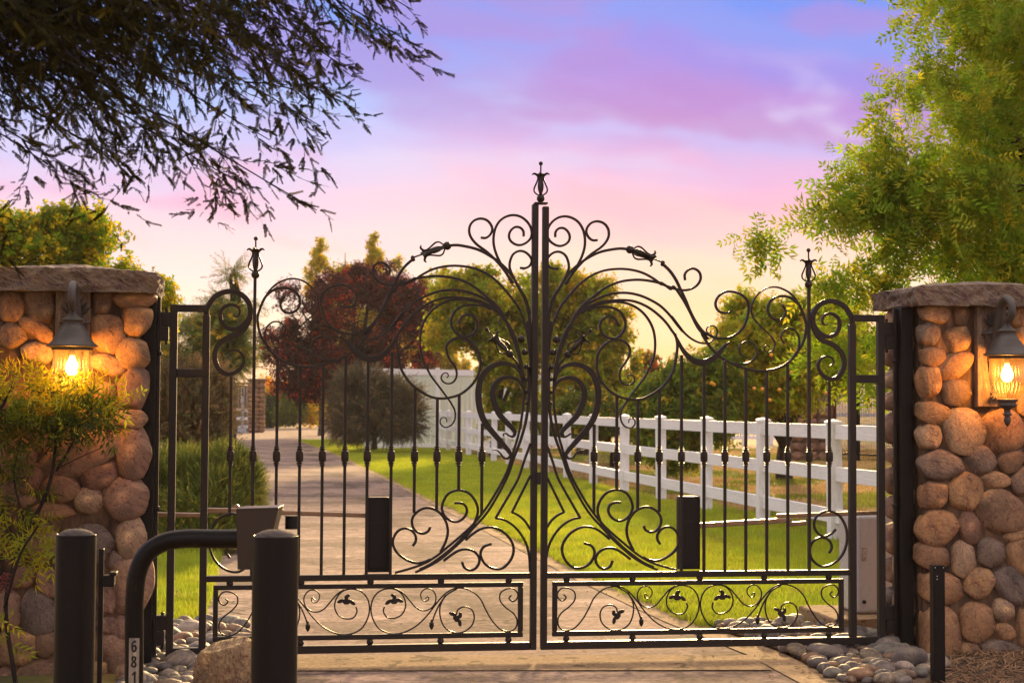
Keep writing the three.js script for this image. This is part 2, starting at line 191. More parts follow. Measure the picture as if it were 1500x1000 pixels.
// ================================================================ THE GATE
// scroll bars: [part, widths in mm along the bar, points u, v in mm]; u is the distance from the middle of the gate, v the height
const BARS = [
  ['flat_scroll',[30,29,29,29,29,29,29,29,28,28,26,25,24,24,23,22,20,19,17,14,12,10,7,5],[1851,1885,1852,1945,1837,1976,1808,2015,1767,2038,1720,2046,1672,2033,1636,2002,1617,1961,1617,1915,1638,1876,1676,1845,1711,1838,1747,1850,1771,1880,1778,1913,1769,1946,1742,1968,1710,1972,1683,1960,1672,1936,1678,1914,1693,1905,1704,1914]],
  ['flat_scroll',[8,18,26,28,28,28,28,28,28,27,26,24,22,20,18,15,13,11,9,7,5],[1604,1906,1620,1876,1643,1843,1670,1818,1711,1803,1752,1781,1787,1748,1804,1706,1804,1670,1788,1628,1762,1601,1726,1590,1691,1602,1661,1629,1647,1665,1656,1698,1680,1719,1710,1722,1733,1711,1741,1688,1718,1668]],
  ['scroll',[5,8,11],[1355,1767,1348,1782,1335,1783,1321,1768,1330,1749,1352,1744,1375,1758,1386,1785,1382,1808,1362,1837,1331,1867,1295,1900,1264,1932,1247,1968,1246,2005,1258,2041,1284,2077,1320,2106,1361,2120,1401,2121,1442,2108,1482,2085,1512,2053,1534,2014,1552,1977,1565,1941]],
  ['scroll',[12,14,14,14,14,13,13,13],[1427,2020,1445,1999,1451,1974,1440,1947,1417,1932,1390,1934,1363,1948,1346,1976,1346,2012,1364,2044,1392,2062,1428,2070,1463,2067,1499,2051,1530,2023,1548,1991,1563,1950,1574,1914,1575,1887,1570,1850,1559,1810,1541,1774,1513,1740,1490,1706,1436,1666,1373,1642,1301,1634,1229,1643,1157,1664,1094,1694,1040,1729,986,1789,950,1849,990,1815,932,1873,874,1981,829,2056,779,2116,769,2099,733,2122,705,2137,714,2124,668,2156,604,2189,530,2207,456,2210,372,2198,298,2167,232,2117,166,2044,119,1980,86,1906,67,1832,57,1758,49,1684]],
  ['scroll',[6,9,12],[1442,1792,1422,1834,1434,1862,1465,1882,1496,1878,1527,1846,1533,1796,1524,1751,1508,1719]],
  ['scroll',[6,8,11],[1220,1709,1184,1727,1170,1759,1185,1791,1221,1804,1257,1790,1278,1754,1270,1717,1238,1686,1193,1673,1139,1678]],
  ['scroll',[12,13,13,14,14,15,16,16],[1124,1980,1113,1971,1076,1967,1044,1984,1031,2021,1050,2063,1093,2089,1146,2088,1198,2066,1224,2029,1229,1986,1218,1938,1199,1888,1165,1852,1120,1828,1081,1821,1037,1821,998,1837,963,1854,929,1892,900,1937,875,1987,854,2037,824,2098,797,2153,761,2204,720,2242]],
  ['arch_bar',[15],[526,2322,476,2327,429,2322,354,2305,289,2274,223,2229,167,2174,120,2100,84,2031,63,1962,53,1888,45,1814]],
  ['scroll',[13,13,14],[336,2372,308,2371,285,2387,271,2415,276,2442,300,2470,337,2480,374,2468,397,2440,402,2403,390,2370,359,2334,308,2298,266,2262,228,2223,190,2175,155,2120]],
  ['scroll',[13,13,14],[91,2384,93,2414,112,2434,140,2436,164,2417,175,2389,168,2361,140,2339,107,2335,69,2354,48,2382,46,2420,65,2461,103,2493,145,2504,188,2496,225,2472,250,2434,262,2387,262,2336,247,2281,221,2228,181,2161,148,2116]],
  ['scroll',[13,13,14],[111,2205,78,2205,55,2219,44,2248,55,2273,83,2296,116,2301,149,2283,167,2245,170,2208,153,2162,124,2107,80,2036,53,1944]],
  ['arch_bar',[13,14,15],[851,2152,849,2186,871,2212,903,2220,935,2200,943,2163,923,2126,880,2100,827,2095,752,2113,705,2132,641,2145,567,2150,474,2138,390,2105,316,2051,250,1996,203,1932,170,1859,137,1776,110,1693,98,1610,90,1517]],
  ['arch_bar',[5,7,10,13,14,15],[1005,1864,1000,1854,985,1852,978,1872,988,1886,1013,1893,1035,1881,1042,1856,1032,1826,1012,1804,977,1790,938,1794,894,1813,849,1848,810,1894,771,1944,840,1855,804,1896,759,1952,704,2003,640,2039,575,2063,501,2074,418,2066,344,2041,278,2005,222,1951,179,1886]],
  ['flat_ribbon',[5,6,9,16,26,34,36,36,33,28,21,14,12],[1140,1797,1127,1800,1110,1797,1088,1779,1061,1747,1026,1712,986,1688,947,1680,902,1692,861,1724,831,1762,807,1809,778,1857]],
  ['arch_bar',[13,14,15],[787,1844,775,1859,740,1906,685,1958,621,2000,547,2027,473,2032,390,2024,315,2005,250,1969,198,1914,156,1850,132,1794]],
  ['arch_bar',[5,8,11,13,14],[521,1332,525,1353,542,1359,557,1346,556,1322,531,1304,497,1315,476,1349,477,1398,498,1439,533,1487,574,1541,616,1596,644,1651,646,1651,670,1724,675,1797,662,1871,630,1931,584,1978,520,2011,455,2021,371,2013,297,1993,240,1953]],
  ['scroll',[13,14],[461,1885,449,1911,431,1929,404,1938,372,1926,355,1899,354,1864,372,1833,406,1814,438,1813,472,1832,493,1862,501,1900,490,1938,463,1970,421,1988,373,1992,317,1986,275,1969]],
  ['scroll',[13,14,14,14,14,14,14,13,12,11,9,7,5],[790,1848,802,1809,806,1770,792,1670,780,1629,758,1588,719,1540,664,1500,608,1472,553,1464,505,1470,450,1487,401,1522,360,1571,339,1622,334,1684,346,1733,378,1774,413,1798,441,1806,476,1802,510,1783,527,1752,520,1710,502,1676,478,1645,467,1607,474,1573,495,1552,522,1548,547,1562,555,1582,544,1603,523,1607,514,1593,523,1579]],
  ['sweep_bar',[16,14,13,13,13,13],[203,1923,156,1850,122,1758,98,1656,87,1554,88,1587,86,1510,88,1434,99,1344,117,1254,144,1164,183,1047,265,899,311,832,369,762,436,700,510,638,570,590,644,546,722,519,804,497]],
  ['sweep_bar',[26,22,16,13,13,13],[62,1906,50,1814,44,1703,44,1592,56,1642,55,1573,56,1504,61,1421,76,1324,104,1227,138,1137,174,1033,253,884,302,812,363,746,424,680,491,619,558,565,625,527,692,498]],
  ['sweep_bar',[15,14],[369,741,424,690,485,632,546,584,607,542,668,513]],
  ['scroll',[14],[475,881,444,881,416,869,404,838,419,802,455,778,492,781,529,809,545,851,536,894,506,936,450,953,395,936,358,893,342,844,351,796,375,747,412,708]],
  ['scroll',[14],[610,750,620,727,651,712,688,725,709,755,710,797,682,834,634,855,585,845,548,818,520,772,511,718,522,669,552,608]],
  ['scroll',[14],[708,644,693,664,690,694,712,728,749,742,785,731,812,695,818,659,796,610,747,571,692,550,644,555,607,570]],
  ['scroll',[14],[264,653,307,637,325,607,319,570,288,530,238,512,201,517,158,557,139,605,143,648,171,694,214,728,264,745,320,738,369,710,412,674]],
  ['scroll',[14],[430,553,417,522,386,507,355,516,334,546,334,576,362,610,405,624,448,617,485,596,534,560]],
  ['zigzag_bar',[13],[45,1215,81,1116,113,1020,142,966,243,794]],
  ['zigzag_bar',[13],[243,796,202,789,153,763,109,721,71,660,51,592,44,494]],
  ['zigzag_bar',[13],[44,1036,98,929,150,826]],
  ['zigzag_bar',[13],[150,829,116,813,78,782,42,730]],
  ['flat_ribbon',[5.5,13.8,19.3,22.1,24.8,27.6,31.7,34.5,35.9,35.9,35.2,33.8,32.4,30.3,27.6,24.1,18.6,13.8,11.0,9.0,6.9,4.1],[97,1566,106,1607,127,1638,162,1658,204,1665,253,1654,295,1626,327,1581,342,1522,343,1467,334,1405,313,1347,279,1297,237,1249,200,1207,168,1170,158,1149,173,1131,196,1133,215,1156,236,1175,263,1178]],
  ['flat_ribbon',[5.5,13.8,19.3,20.7,23.4,27.6,31.7,33.1,34.5,33.1,30.3,26.2,20.7,15.2,10.3,8.3,6.9,4.8],[90,1510,102,1551,127,1575,169,1587,211,1580,244,1552,262,1513,261,1471,247,1425,220,1373,188,1337,155,1305,135,1275,146,1253,167,1258,188,1271,201,1264,196,1251]],
  ['scroll',[13],[1752,722,1725,698,1681,681,1638,705,1620,752,1638,799,1700,828,1768,804,1811,739,1819,650,1786,568,1724,519,1662,510,1607,552,1595,611,1620,658,1669,675,1712,657,1727,616,1710,585]],
];
const PANEL = [
  ['panel_scroll',[8],[79,311,73,286,93,252,131,246,173,264,196,310,186,361,153,398,106,410,50,395,15,354,4,298,16,242,52,188,117,161,183,166,257,202,323,266,369,326,416,377,463,404,510,408,567,389,615,346,644,290,683,224,730,176,778,163,814,180,824,222,806,260,758,298,727,336,729,378,767,401,805,399,828,367,817,339,796,330,777,349,791,365]],
  ['panel_scroll',[5,7,8],[303,352,322,363,323,345,303,337,283,355,281,383,307,406,341,401,364,368,360,326,337,298,299,285,257,300,219,342,181,384,145,406]],
  ['panel_scroll',[8],[482,404,421,367,390,312,391,246,417,190,465,163,521,165,569,202,581,253,563,291,521,304,488,287,481,262]],
  ['panel_scroll',[8],[421,372,379,307,353,247,344,215]],
];
const gateZ = (sgn, u, v, z = 0) => V3(sgn * u / 1000, v / 1000, z);
function sweep(flat, widths, depth, map) {                 // a flat bar of changing width along a drawn line
  const pts = []; for (let i = 0; i < flat.length; i += 2) pts.push(V3(flat[i], flat[i + 1], 0));
  const c = new THREE.CatmullRomCurve3(pts, false, 'centripetal'), n = Math.max(8, pts.length * 4);
  const P = [], N = [], UV = [], I = []; let run = 0, last = null;
  const P0 = [];
  for (let i = 0; i <= n; i++) P0.push(c.getPoint(i / n));
  for (let i = 0; i <= n; i++) {
    const p = P0[i], d = P0[Math.min(n, i + 1)].clone().sub(P0[Math.max(0, i - 1)]).normalize(), q = V3(-d.y, d.x, 0);
    const f = i / n * (widths.length - 1), k = Math.min(widths.length - 2, Math.floor(f)), w = (widths.length < 2 ? widths[0] : mix(widths[k], widths[k + 1], f - k)) / 2, h = Math.min(depth / 2, depth * 0.25 + w), ch = Math.min(2.2, w * 0.45);
    if (last) run += p.distanceTo(last) / 1000; last = p;
    const prof = [[w, -h + ch], [w, h - ch], [w - ch, h], [-w + ch, h], [-w, h - ch], [-w, -h + ch], [-w + ch, -h], [w - ch, -h]];
    for (let e = 0; e < 8; e++) {
      const a = prof[e], b = prof[(e + 1) % 8], l = Math.hypot(b[0] - a[0], b[1] - a[1]) || 1, nn = [(b[1] - a[1]) / l, -(b[0] - a[0]) / l];
      for (const s of [a, b]) { const m = map(p.x + q.x * s[0], p.y + q.y * s[0], s[1]); P.push(m.x, m.y, m.z); const o = map(p.x + q.x * nn[0] + 0, p.y + q.y * nn[0], nn[1]).sub(map(p.x, p.y, 0)).normalize(); N.push(o.x, o.y, o.z); UV.push(run * 4, e * 0.02 + (s === a ? 0 : 0.02)); }
      if (i < n) { const A = i * 16 + e * 2, B = A + 16; I.push(A, B, A + 1, A + 1, B, B + 1); }
    }
  }
  for (const i of [0, n]) for (let e = 1; e < 7; e++) { const a = i * 16, b = a + e * 2, c2 = b + 2; if (i) I.push(a, b, c2); else I.push(a, c2, b); }
  if (map(1, 0, 0).x - map(0, 0, 0).x > 0) for (let k = 0; k < I.length; k += 3) { const z = I[k]; I[k] = I[k + 1]; I[k + 1] = z; }
  const g = new THREE.BufferGeometry();
  g.setAttribute('position', new THREE.Float32BufferAttribute(P, 3)); g.setAttribute('normal', new THREE.Float32BufferAttribute(N, 3)); g.setAttribute('uv', new THREE.Float32BufferAttribute(UV, 2)); g.setIndex(I);
  return g;
}
const sphere = (r, x = 0, y = 0, z = 0, a = 14, b = 10) => new THREE.SphereGeometry(r, a, b).translate(x, y, z);
// tulip-shaped forged bud, 200 mm tall along +y, its knob at the origin
const budGeo = (() => {
  const L = [sphere(0.023, 0, 0, 0), lathe([[0, 0.01], [0.012, 0.02], [0.009, 0.03], [0.016, 0.05], [0.018, 0.075], [0.014, 0.105], [0.012, 0.12], [0.018, 0.136], [0.024, 0.140], [0.016, 0.142], [0.006, 0.142], [0.0045, 0.15], [0.0045, 0.195], [0, 0.2]], 12), sphere(0.012, 0, 0.2, 0)];
  for (let k = 0; k < 4; k++) { const a = k / 4 * Math.PI * 2 + 0.25, r = [[0.012, 0.018], [0.034, 0.035], [0.038, 0.055], [0.026, 0.085], [0.016, 0.112], [0.017, 0.128], [0.036, 0.143], [0.050, 0.136]]; L.push(tubeAlong(r.map(([x, y]) => V3(Math.cos(a) * x, y, Math.sin(a) * x)), [0.0045, 0.005, 0.0055, 0.005, 0.006, 0.008, 0.003], 6, 16)); }
  return join(L);
})();
const collarGeo = toCreasedNormals(lathe([[0.008, -0.056], [0.0145, -0.055], [0.0145, -0.048], [0.0105, -0.047], [0.0105, -0.044], [0.0175, -0.043], [0.0175, -0.035], [0.0125, -0.034], [0.0125, -0.031], [0.0195, -0.029], [0.0215, -0.012], [0.0215, 0.012], [0.0195, 0.029], [0.0125, 0.031], [0.0125, 0.034], [0.0175, 0.035], [0.0175, 0.043], [0.0105, 0.044], [0.0105, 0.047], [0.0145, 0.048], [0.0145, 0.055], [0.008, 0.056]], 12), 0.6);
const knobGeo = join([sphere(0.019), lathe([[0.010, -0.026], [0.013, -0.020], [0.008, -0.014], [0.008, 0.014], [0.013, 0.020], [0.010, 0.026]], 12)]);
const ornamentLeaf = (() => {                              // three rounded lobes of hammered sheet
  const s = new THREE.Shape(); s.moveTo(0, -8);
  s.bezierCurveTo(10, -14, 16, -4, 22, 2); s.bezierCurveTo(30, -8, 46, -10, 50, -2); s.bezierCurveTo(42, 12, 24, 20, 10, 14); s.bezierCurveTo(14, 26, 16, 38, -4, 44); s.bezierCurveTo(-14, 46, -18, 36, -8, 32); s.bezierCurveTo(-2, 26, -6, 20, -9, 14); s.bezierCurveTo(-22, 20, -42, 12, -50, -6); s.bezierCurveTo(-40, -14, -28, -6, -20, 2); s.bezierCurveTo(-16, -4, -10, -12, 0, -8);
  const g = new THREE.ExtrudeGeometry(s, { depth: 5, bevelEnabled: true, bevelSize: 2, bevelThickness: 2.5, bevelSegments: 2, curveSegments: 6 }); g.scale(0.001, 0.001, 0.001); return g;
})();
const BAL = [[1714, 835, 1574], [1463, 486, 1671], [1337, 489, 1634], [1212, 488, 1636], [1088, 490, 1686], [964, 493, 1661], [831, 493, 1719], [701, 831, 1516], [575, 841, 1462], [452, 955, 1478], [321, 818, 1322]];
function gateLeaf(sgn, label) {
  const t = thing('gate_leaf', label, 'gate'), G = (u, v, z) => gateZ(sgn, u, v, z);
  const bar = (name, u0, u1, v0, v1, d, z = 0) => mesh(name, rbox(Math.abs(u1 - u0) / 1000, (v1 - v0) / 1000, d, 0, 0, 0, 0.004), iron, t, [sgn * (u0 + u1) / 2000, (v0 + v1) / 2000, z]);
  // frame
  bar('stile', 2007, 2047, 60, 1969, 0.045); bar('stile', 1833, 1872, 102, 1912, 0.043); bar('stile', sgn < 0 ? 8 : 17, sgn < 0 ? 43 : 52, 60, sgn < 0 ? 2568 : 2556, 0.046);
  bar('rail', 1850, 2009, 1929, 1968, 0.0415); bar('rail', 1835, 2008, 1571, 1618, 0.047); bar('rail', 46, 1834, 457, 490, 0.0405); bar('rail', 45, 2008, 60, 103, 0.0435);
  // scrollwork
  BARS.forEach(([name, w, p], i) => mesh(name, sweep(p, w, (name === 'flat_ribbon' ? 16 : name === 'flat_scroll' ? 22 : 17) + (i % 9) * 0.43, (u, v, z) => G(u, v, z / 1000 + 0.00023 * (i % 5))), iron, t));
  // upright bars with collars, and the tall rod with its bud
  for (const [u, v0, v1] of BAL) { const b = mesh('baluster', rbox(0.0165, (v1 - v0 + 8) / 1000, 0.0165, 0, 0, 0, 0.002), iron, t, [sgn * u / 1000, (v0 + v1) / 2000, 0]); mesh('collar', collarGeo, iron, b, [0, (1141 - (v0 + v1) / 2) / 1000, 0]); }
  const rod = mesh('baluster', join([box(0.0175, 1.648, 0.0175, 0, 0, 0)]), iron, t, [sgn * 1.5915, 1.312, 0]); mesh('collar', collarGeo, iron, rod, [0, -0.171, 0]);
  const bud = (u, v, ang, s = 1) => { const m = mesh('bud', budGeo, iron, t, [sgn * u / 1000, v / 1000, 0]); m.rotation.z = sgn < 0 ? ang : -ang; m.scale.setScalar(s); return m; };
  bud(1590, 2140, 0, 1); bud(526, 2322, Math.atan2(127, -46) , 1.03); bud(167, 1718, Math.atan2(86, 90), 0.95);
  mesh('bud_stem', tubeAlong([G(96, 1600, 0), G(122, 1664, 0), G(165, 1716, 0)], [0.007, 0.006], 8), iron, t);
  mesh('knob', sphere(0.013), iron, t, [sgn * 0.718, 2.242, 0]);
  if (sgn < 0) { const cap = mesh('cap_plate', rbox(0.076, 0.01, 0.06, 0.006, 2.574, 0), iron, t); cap.name = 'cap_plate'; const f = mesh('bud', budGeo, iron, t, [0.006, 2.602, 0]); f.scale.setScalar(1.0); }
  else mesh('stop_plate', rbox(0.026, 0.07, 0.006, -0.002, 1.02, 0.026), iron, t);
  [[101, 1802, 22], [82, 1729, 19], [72, 1646, 15], [69, 1576, 12.5], [69, 1505, 11], [70, 1441, 9]].forEach(([u, v, r]) => mesh('ball', sphere(r / 1000), iron, t, [sgn * u / 1000, v / 1000, 0]));
  // bottom panel
  bar('panel_frame', 84, 1797, 412, 438, 0.0275); bar('panel_frame', 84, 1797, 132, 160, 0.0275); bar('panel_frame', 84, 112, 160, 412, 0.0265); bar('panel_frame', 1770, 1797, 160, 412, 0.0265);
  for (const u of [165, 547, 940, 1321, 1708]) { mesh('knob', knobGeo, iron, t, [sgn * u / 1000, 0.4475, 0]); mesh('knob', knobGeo, iron, t, [sgn * u / 1000, 0.1175, 0]); }
  for (const m of [-1, 1]) {
    const PM = (du, v, z) => G(940 + m * du * (m > 0 ? 1 : 1), v, z);
    PANEL.forEach(([name, w, p], i) => mesh(name, sweep(p, w, 9 + i * 0.5 + (m > 0 ? 0.2 : 0), (u, v, z) => PM(u, v, z / 1000)), iron, t));
    for (const [du, v, a] of [[132, 336, 0.1], [476, 238, -0.9]]) { const o = mesh('leaf_ornament', ornamentLeaf, iron, t, [G(940 + m * du, v, 0.001).x, v / 1000, 0.001]); const side = m * sgn; o.rotation.z = side > 0 ? a + Math.PI * 0 : -a; if (side < 0) o.rotation.y = Math.PI; if (side < 0) o.rotation.z = a; }
    mesh('bud_tip', lathe([[0, -0.03], [0.008, -0.02], [0.014, -0.006], [0.012, 0.004], [0.016, 0.008], [0.007, 0.014], [0.004, 0.03], [0, 0.03]], 8), iron, t, [G(940 + m * 342, 205, 0).x, 0.207, 0]);
  }
  // hinge lugs
  bar('hinge_lug', 2042, 2104, 1848, 1926, 0.05, -0.004); bar('hinge_lug', 2044, 2118, 200, 280, 0.05, -0.004);
  return t;
}
const leftLeaf = gateLeaf(-1, 'left leaf of the ornate black iron gate, carrying the tall tulip finial at the middle');
const rightLeaf = gateLeaf(1, 'right leaf of the ornate black iron gate, hung beside the pillar whose lantern shows fully');
// gate openers: a covered bracket on the leaf and an arm to the post
function opener(sgn, label) {
  const t = thing('gate_opener', label, 'gate opener', [0, 0, 0]);
  const u0 = sgn < 0 ? 832 : 822, u1 = sgn < 0 ? 961 : 951, s = new THREE.Shape(), w = (u1 - u0) / 2000 - 0.004, h = 0.205;
  s.moveTo(-w, -h); s.lineTo(w, -h); s.lineTo(w, h - 0.016); s.quadraticCurveTo(w, h, w - 0.016, h); s.lineTo(-w + 0.016, h); s.quadraticCurveTo(-w, h, -w, h - 0.016);
  const c = mesh('cover', new THREE.ExtrudeGeometry(s, { depth: 0.05, bevelEnabled: true, bevelSize: 0.003, bevelThickness: 0.003, bevelSegments: 2 }).translate(0, 0, -0.08), blackPlastic, t, [sgn * (u0 + u1) / 2000, 0.705, 0]);
  mesh('cover_lid', rbox(w * 1.7, 0.25, 0.006, 0, -0.06, -0.026, 0.003), blackPlastic, c);
  const bronze = mat([0.30, 0.20, 0.12], 0.5, { metalness: 0.5, roughnessMap: ironRough });
  const beam = (name, ua, va, ub, vb, th, z, dep = 0.03) => { const a = gateZ(sgn, ua, va, z), b = gateZ(sgn, ub, vb, z), m = mesh(name, rbox(a.distanceTo(b), th, dep), bronze, t); m.position.copy(a).add(b).multiplyScalar(0.5); m.rotation.z = Math.atan2(b.y - a.y, b.x - a.x); return m; };
  if (sgn < 0) { beam('arm', 940, 806, 1500, 826, 0.026, -0.13); beam('arm', 1420, 828, 1880, 836, 0.03, -0.16); beam('arm', 1840, 806, 2140, 812, 0.026, -0.19); }
  else { beam('arm', 940, 737, 1520, 768, 0.03, -0.13); beam('arm', 1450, 790, 2100, 806, 0.024, -0.16); beam('bracket', 1520, 738, 1640, 745, 0.026, -0.19); }
  beam('bracket', sgn < 0 ? 1680 : 1530, sgn < 0 ? 830 : 740, sgn < 0 ? 1700 : 1550, sgn < 0 ? 850 : 760, 0.06, -0.2, 0.02);
  return t;
}
opener(-1, 'bronze swing arm and black cover of the gate opener on the left leaf');
opener(1, 'bronze swing arm and black cover of the gate opener on the right leaf');

// ================================================================ PILLARS, LANTERNS, POSTS
// river stones: a few shapes, shared
const stoneGeos = [0, 1, 2, 3, 4, 5, 6].map(k => {
  const g = new THREE.SphereGeometry(0.5, 24, 18), p = g.attributes.position, uv = g.attributes.uv, e = 2.35 + 0.18 * (k % 4);
  const q = rng(900 + k), cuts = [0, 1, 2, 3, 4, 5].map(c => { const a = c * 1.047 + q() * 0.7; return [Math.cos(a), Math.sin(a), (q() - 0.3) * 0.7, 0.70 + 0.22 * q()]; });
  for (let i = 0; i < p.count; i++) {
    let x = p.getX(i) * 2, y = p.getY(i) * 2, z = p.getZ(i) * 2; const l = (Math.abs(x) ** e + Math.abs(y) ** e + Math.abs(z) ** 2.8) ** (-1 / e);
    const w = 1 + 0.34 * (fbm3(x * 1.1 + k * 9.1, y * 1.1, z * 1.1, 7, 2) - 0.5) + 0.09 * (fbm3(x * 3.4, y * 3.4 + k * 5, z * 3.4, 9, 3) - 0.5);
    x *= l * w; y *= l * w; z *= l * w; for (const [a, b, c, d] of cuts) { const m = Math.hypot(a, b, c), t = (x * a + y * b + z * c) / m - d; if (t > 0) { x -= 0.72 * t * a / m; y -= 0.72 * t * b / m; z -= 0.72 * t * c / m; } } x *= 0.55; y *= 0.55; z *= 0.52; p.setXYZ(i, x * (1 + 0.12 * y * Math.sin(k * 2.2)), y * (1 + 0.14 * x * Math.cos(k * 1.7)), z); uv.setXY(i, x * 0.62 + z * 0.21 + k * 0.37, y * 0.62 - z * 0.17 + k * 0.61);
  }
  g.computeVertexNormals(); return g;
});
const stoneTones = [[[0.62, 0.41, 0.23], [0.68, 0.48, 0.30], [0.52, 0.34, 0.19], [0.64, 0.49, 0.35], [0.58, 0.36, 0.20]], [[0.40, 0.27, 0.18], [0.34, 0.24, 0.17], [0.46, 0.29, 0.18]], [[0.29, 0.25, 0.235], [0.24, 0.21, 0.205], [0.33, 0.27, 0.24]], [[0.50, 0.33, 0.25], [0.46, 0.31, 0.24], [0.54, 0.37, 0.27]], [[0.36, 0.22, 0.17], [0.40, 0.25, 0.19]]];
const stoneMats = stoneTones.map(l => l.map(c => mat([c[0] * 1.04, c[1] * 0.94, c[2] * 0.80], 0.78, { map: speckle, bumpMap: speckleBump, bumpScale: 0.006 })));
const mortar = mat([0.27, 0.22, 0.19], 0.95, { map: soilTex, bumpMap: roughBump, bumpScale: 0.015 });
mortar.color.setRGB(0.60, 0.53, 0.50);
const STONES_R = [[2294,1971,175,115,5,0], [2452,1967,112,142,3,1], [2255,1852,128,136,10,2], [2426,1821,168,150,-20,0], [2284,1724,149,115,0,0], [2411,1673,227,146,-38,0], [2262,1579,136,175,-8,0], [2414,1523,180,159,-10,1], [2809,1963,122,149,10,0], [2843,1855,105,131,0,0], [2841,1472,114,175,0,0], [2287,1398,209,128,8,0], [2256,1260,145,149,0,0], [2461,1300,249,275,-15,0], [2707,1301,252,269,0,1], [2329,1098,265,175,3,2], [2565,1131,164,177,-10,2], [2750,1131,174,139,-35,1], [2468,945,207,224,10,0], [2661,1013,169,100,0,0], [2837,1002,175,175,0,2], [2285,925,158,158,5,1], [2306,740,244,214,-15,0], [2493,739,142,190,-8,4], [2690,829,296,252,10,1], [2778,709,157,105,-35,0], [2808,638,149,79,-20,0], [2900,1144,105,175,0,0], [2919,1293,123,228,0,2], [2270,579,201,150,8,1], [2453,565,151,211,0,0], [2623,601,178,165,5,2], [2799,562,158,228,-8,0], [2321,398,249,189,5,0], [2556,424,191,178,-25,0], [2740,398,166,262,-28,2], [2533,203,217,230,0,0], [2696,267,157,131,35,0], [2703,139,127,109,0,0], [2320,129,228,358,0,0], [2822,158,97,229,0,0], [2484,12,122,161,-5,0], [2690,20,254,149,15,2], [2894,338,106,176,0,1], [2913,545,106,176,0,0], [2892,-8,115,142,0,1]];
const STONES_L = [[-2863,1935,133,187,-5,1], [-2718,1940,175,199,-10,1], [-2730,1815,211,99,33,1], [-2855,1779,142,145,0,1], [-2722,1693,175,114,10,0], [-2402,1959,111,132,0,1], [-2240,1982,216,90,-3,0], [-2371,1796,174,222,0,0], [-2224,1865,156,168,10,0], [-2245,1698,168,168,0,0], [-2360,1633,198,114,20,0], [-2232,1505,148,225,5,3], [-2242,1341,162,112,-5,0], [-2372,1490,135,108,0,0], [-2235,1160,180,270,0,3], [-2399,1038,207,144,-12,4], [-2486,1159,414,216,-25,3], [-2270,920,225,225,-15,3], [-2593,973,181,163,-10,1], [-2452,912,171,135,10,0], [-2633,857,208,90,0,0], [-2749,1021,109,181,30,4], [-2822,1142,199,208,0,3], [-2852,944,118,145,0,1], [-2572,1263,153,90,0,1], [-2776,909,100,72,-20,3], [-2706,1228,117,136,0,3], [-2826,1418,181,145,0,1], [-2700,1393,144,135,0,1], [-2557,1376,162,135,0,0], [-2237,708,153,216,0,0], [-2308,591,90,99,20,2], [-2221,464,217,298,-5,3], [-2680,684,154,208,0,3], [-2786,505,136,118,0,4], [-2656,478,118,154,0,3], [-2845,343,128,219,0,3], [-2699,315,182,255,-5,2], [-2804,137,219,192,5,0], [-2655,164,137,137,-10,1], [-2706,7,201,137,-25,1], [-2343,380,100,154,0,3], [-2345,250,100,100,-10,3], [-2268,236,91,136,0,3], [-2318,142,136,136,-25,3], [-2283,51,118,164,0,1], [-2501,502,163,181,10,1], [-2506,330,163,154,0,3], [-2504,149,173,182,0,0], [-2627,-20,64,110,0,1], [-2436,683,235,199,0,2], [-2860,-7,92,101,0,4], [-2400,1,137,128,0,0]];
const capMat = mat([0.33, 0.25, 0.19], 0.95, { map: speckle, bumpMap: roughBump, bumpScale: 0.02 });
function capStone(w, d, seed) {                            // hand-chiselled slab, slightly domed
  const g = new THREE.BoxGeometry(w, 0.105, d, 56, 9, 40), p = g.attributes.position, uv = g.attributes.uv;
  for (let i = 0; i < p.count; i++) {
    let x = p.getX(i), y = p.getY(i), z = p.getZ(i); const side = Math.max(step(0.86, 1, Math.abs(x) / (w / 2)), step(0.86, 1, Math.abs(z) / (d / 2)));
    const n = fbm3(x * 7 + seed, y * 13, z * 7, 3, 4) - 0.5, n2 = fbm3(x * 26, y * 40 + seed, z * 26, 4, 3) - 0.5, k = 1 + side * (n * 0.05 + n2 * 0.05) / 0.5;
    const big = fbm3(x * 2.2, 3 + seed, z * 2.2, 8, 2) - 0.5;
    x *= k * (1 + 0.03 * big) - 0.02 * side * Math.max(0, Math.abs(y) / 0.0525 - 0.6); z *= k * (1 + 0.03 * big);
    y += (y > 0 ? 0.052 * (1 - (x / (w / 2)) ** 2) * (1 - 0.6 * (z / (d / 2)) ** 2) + n * 0.022 : 0.004 * n) + n2 * 0.016;
    p.setXYZ(i, x, y, z); uv.setXY(i, x * 1.7 + y, z * 1.7 + y * 2.2);
  }
  g.computeVertexNormals(); return g;
}
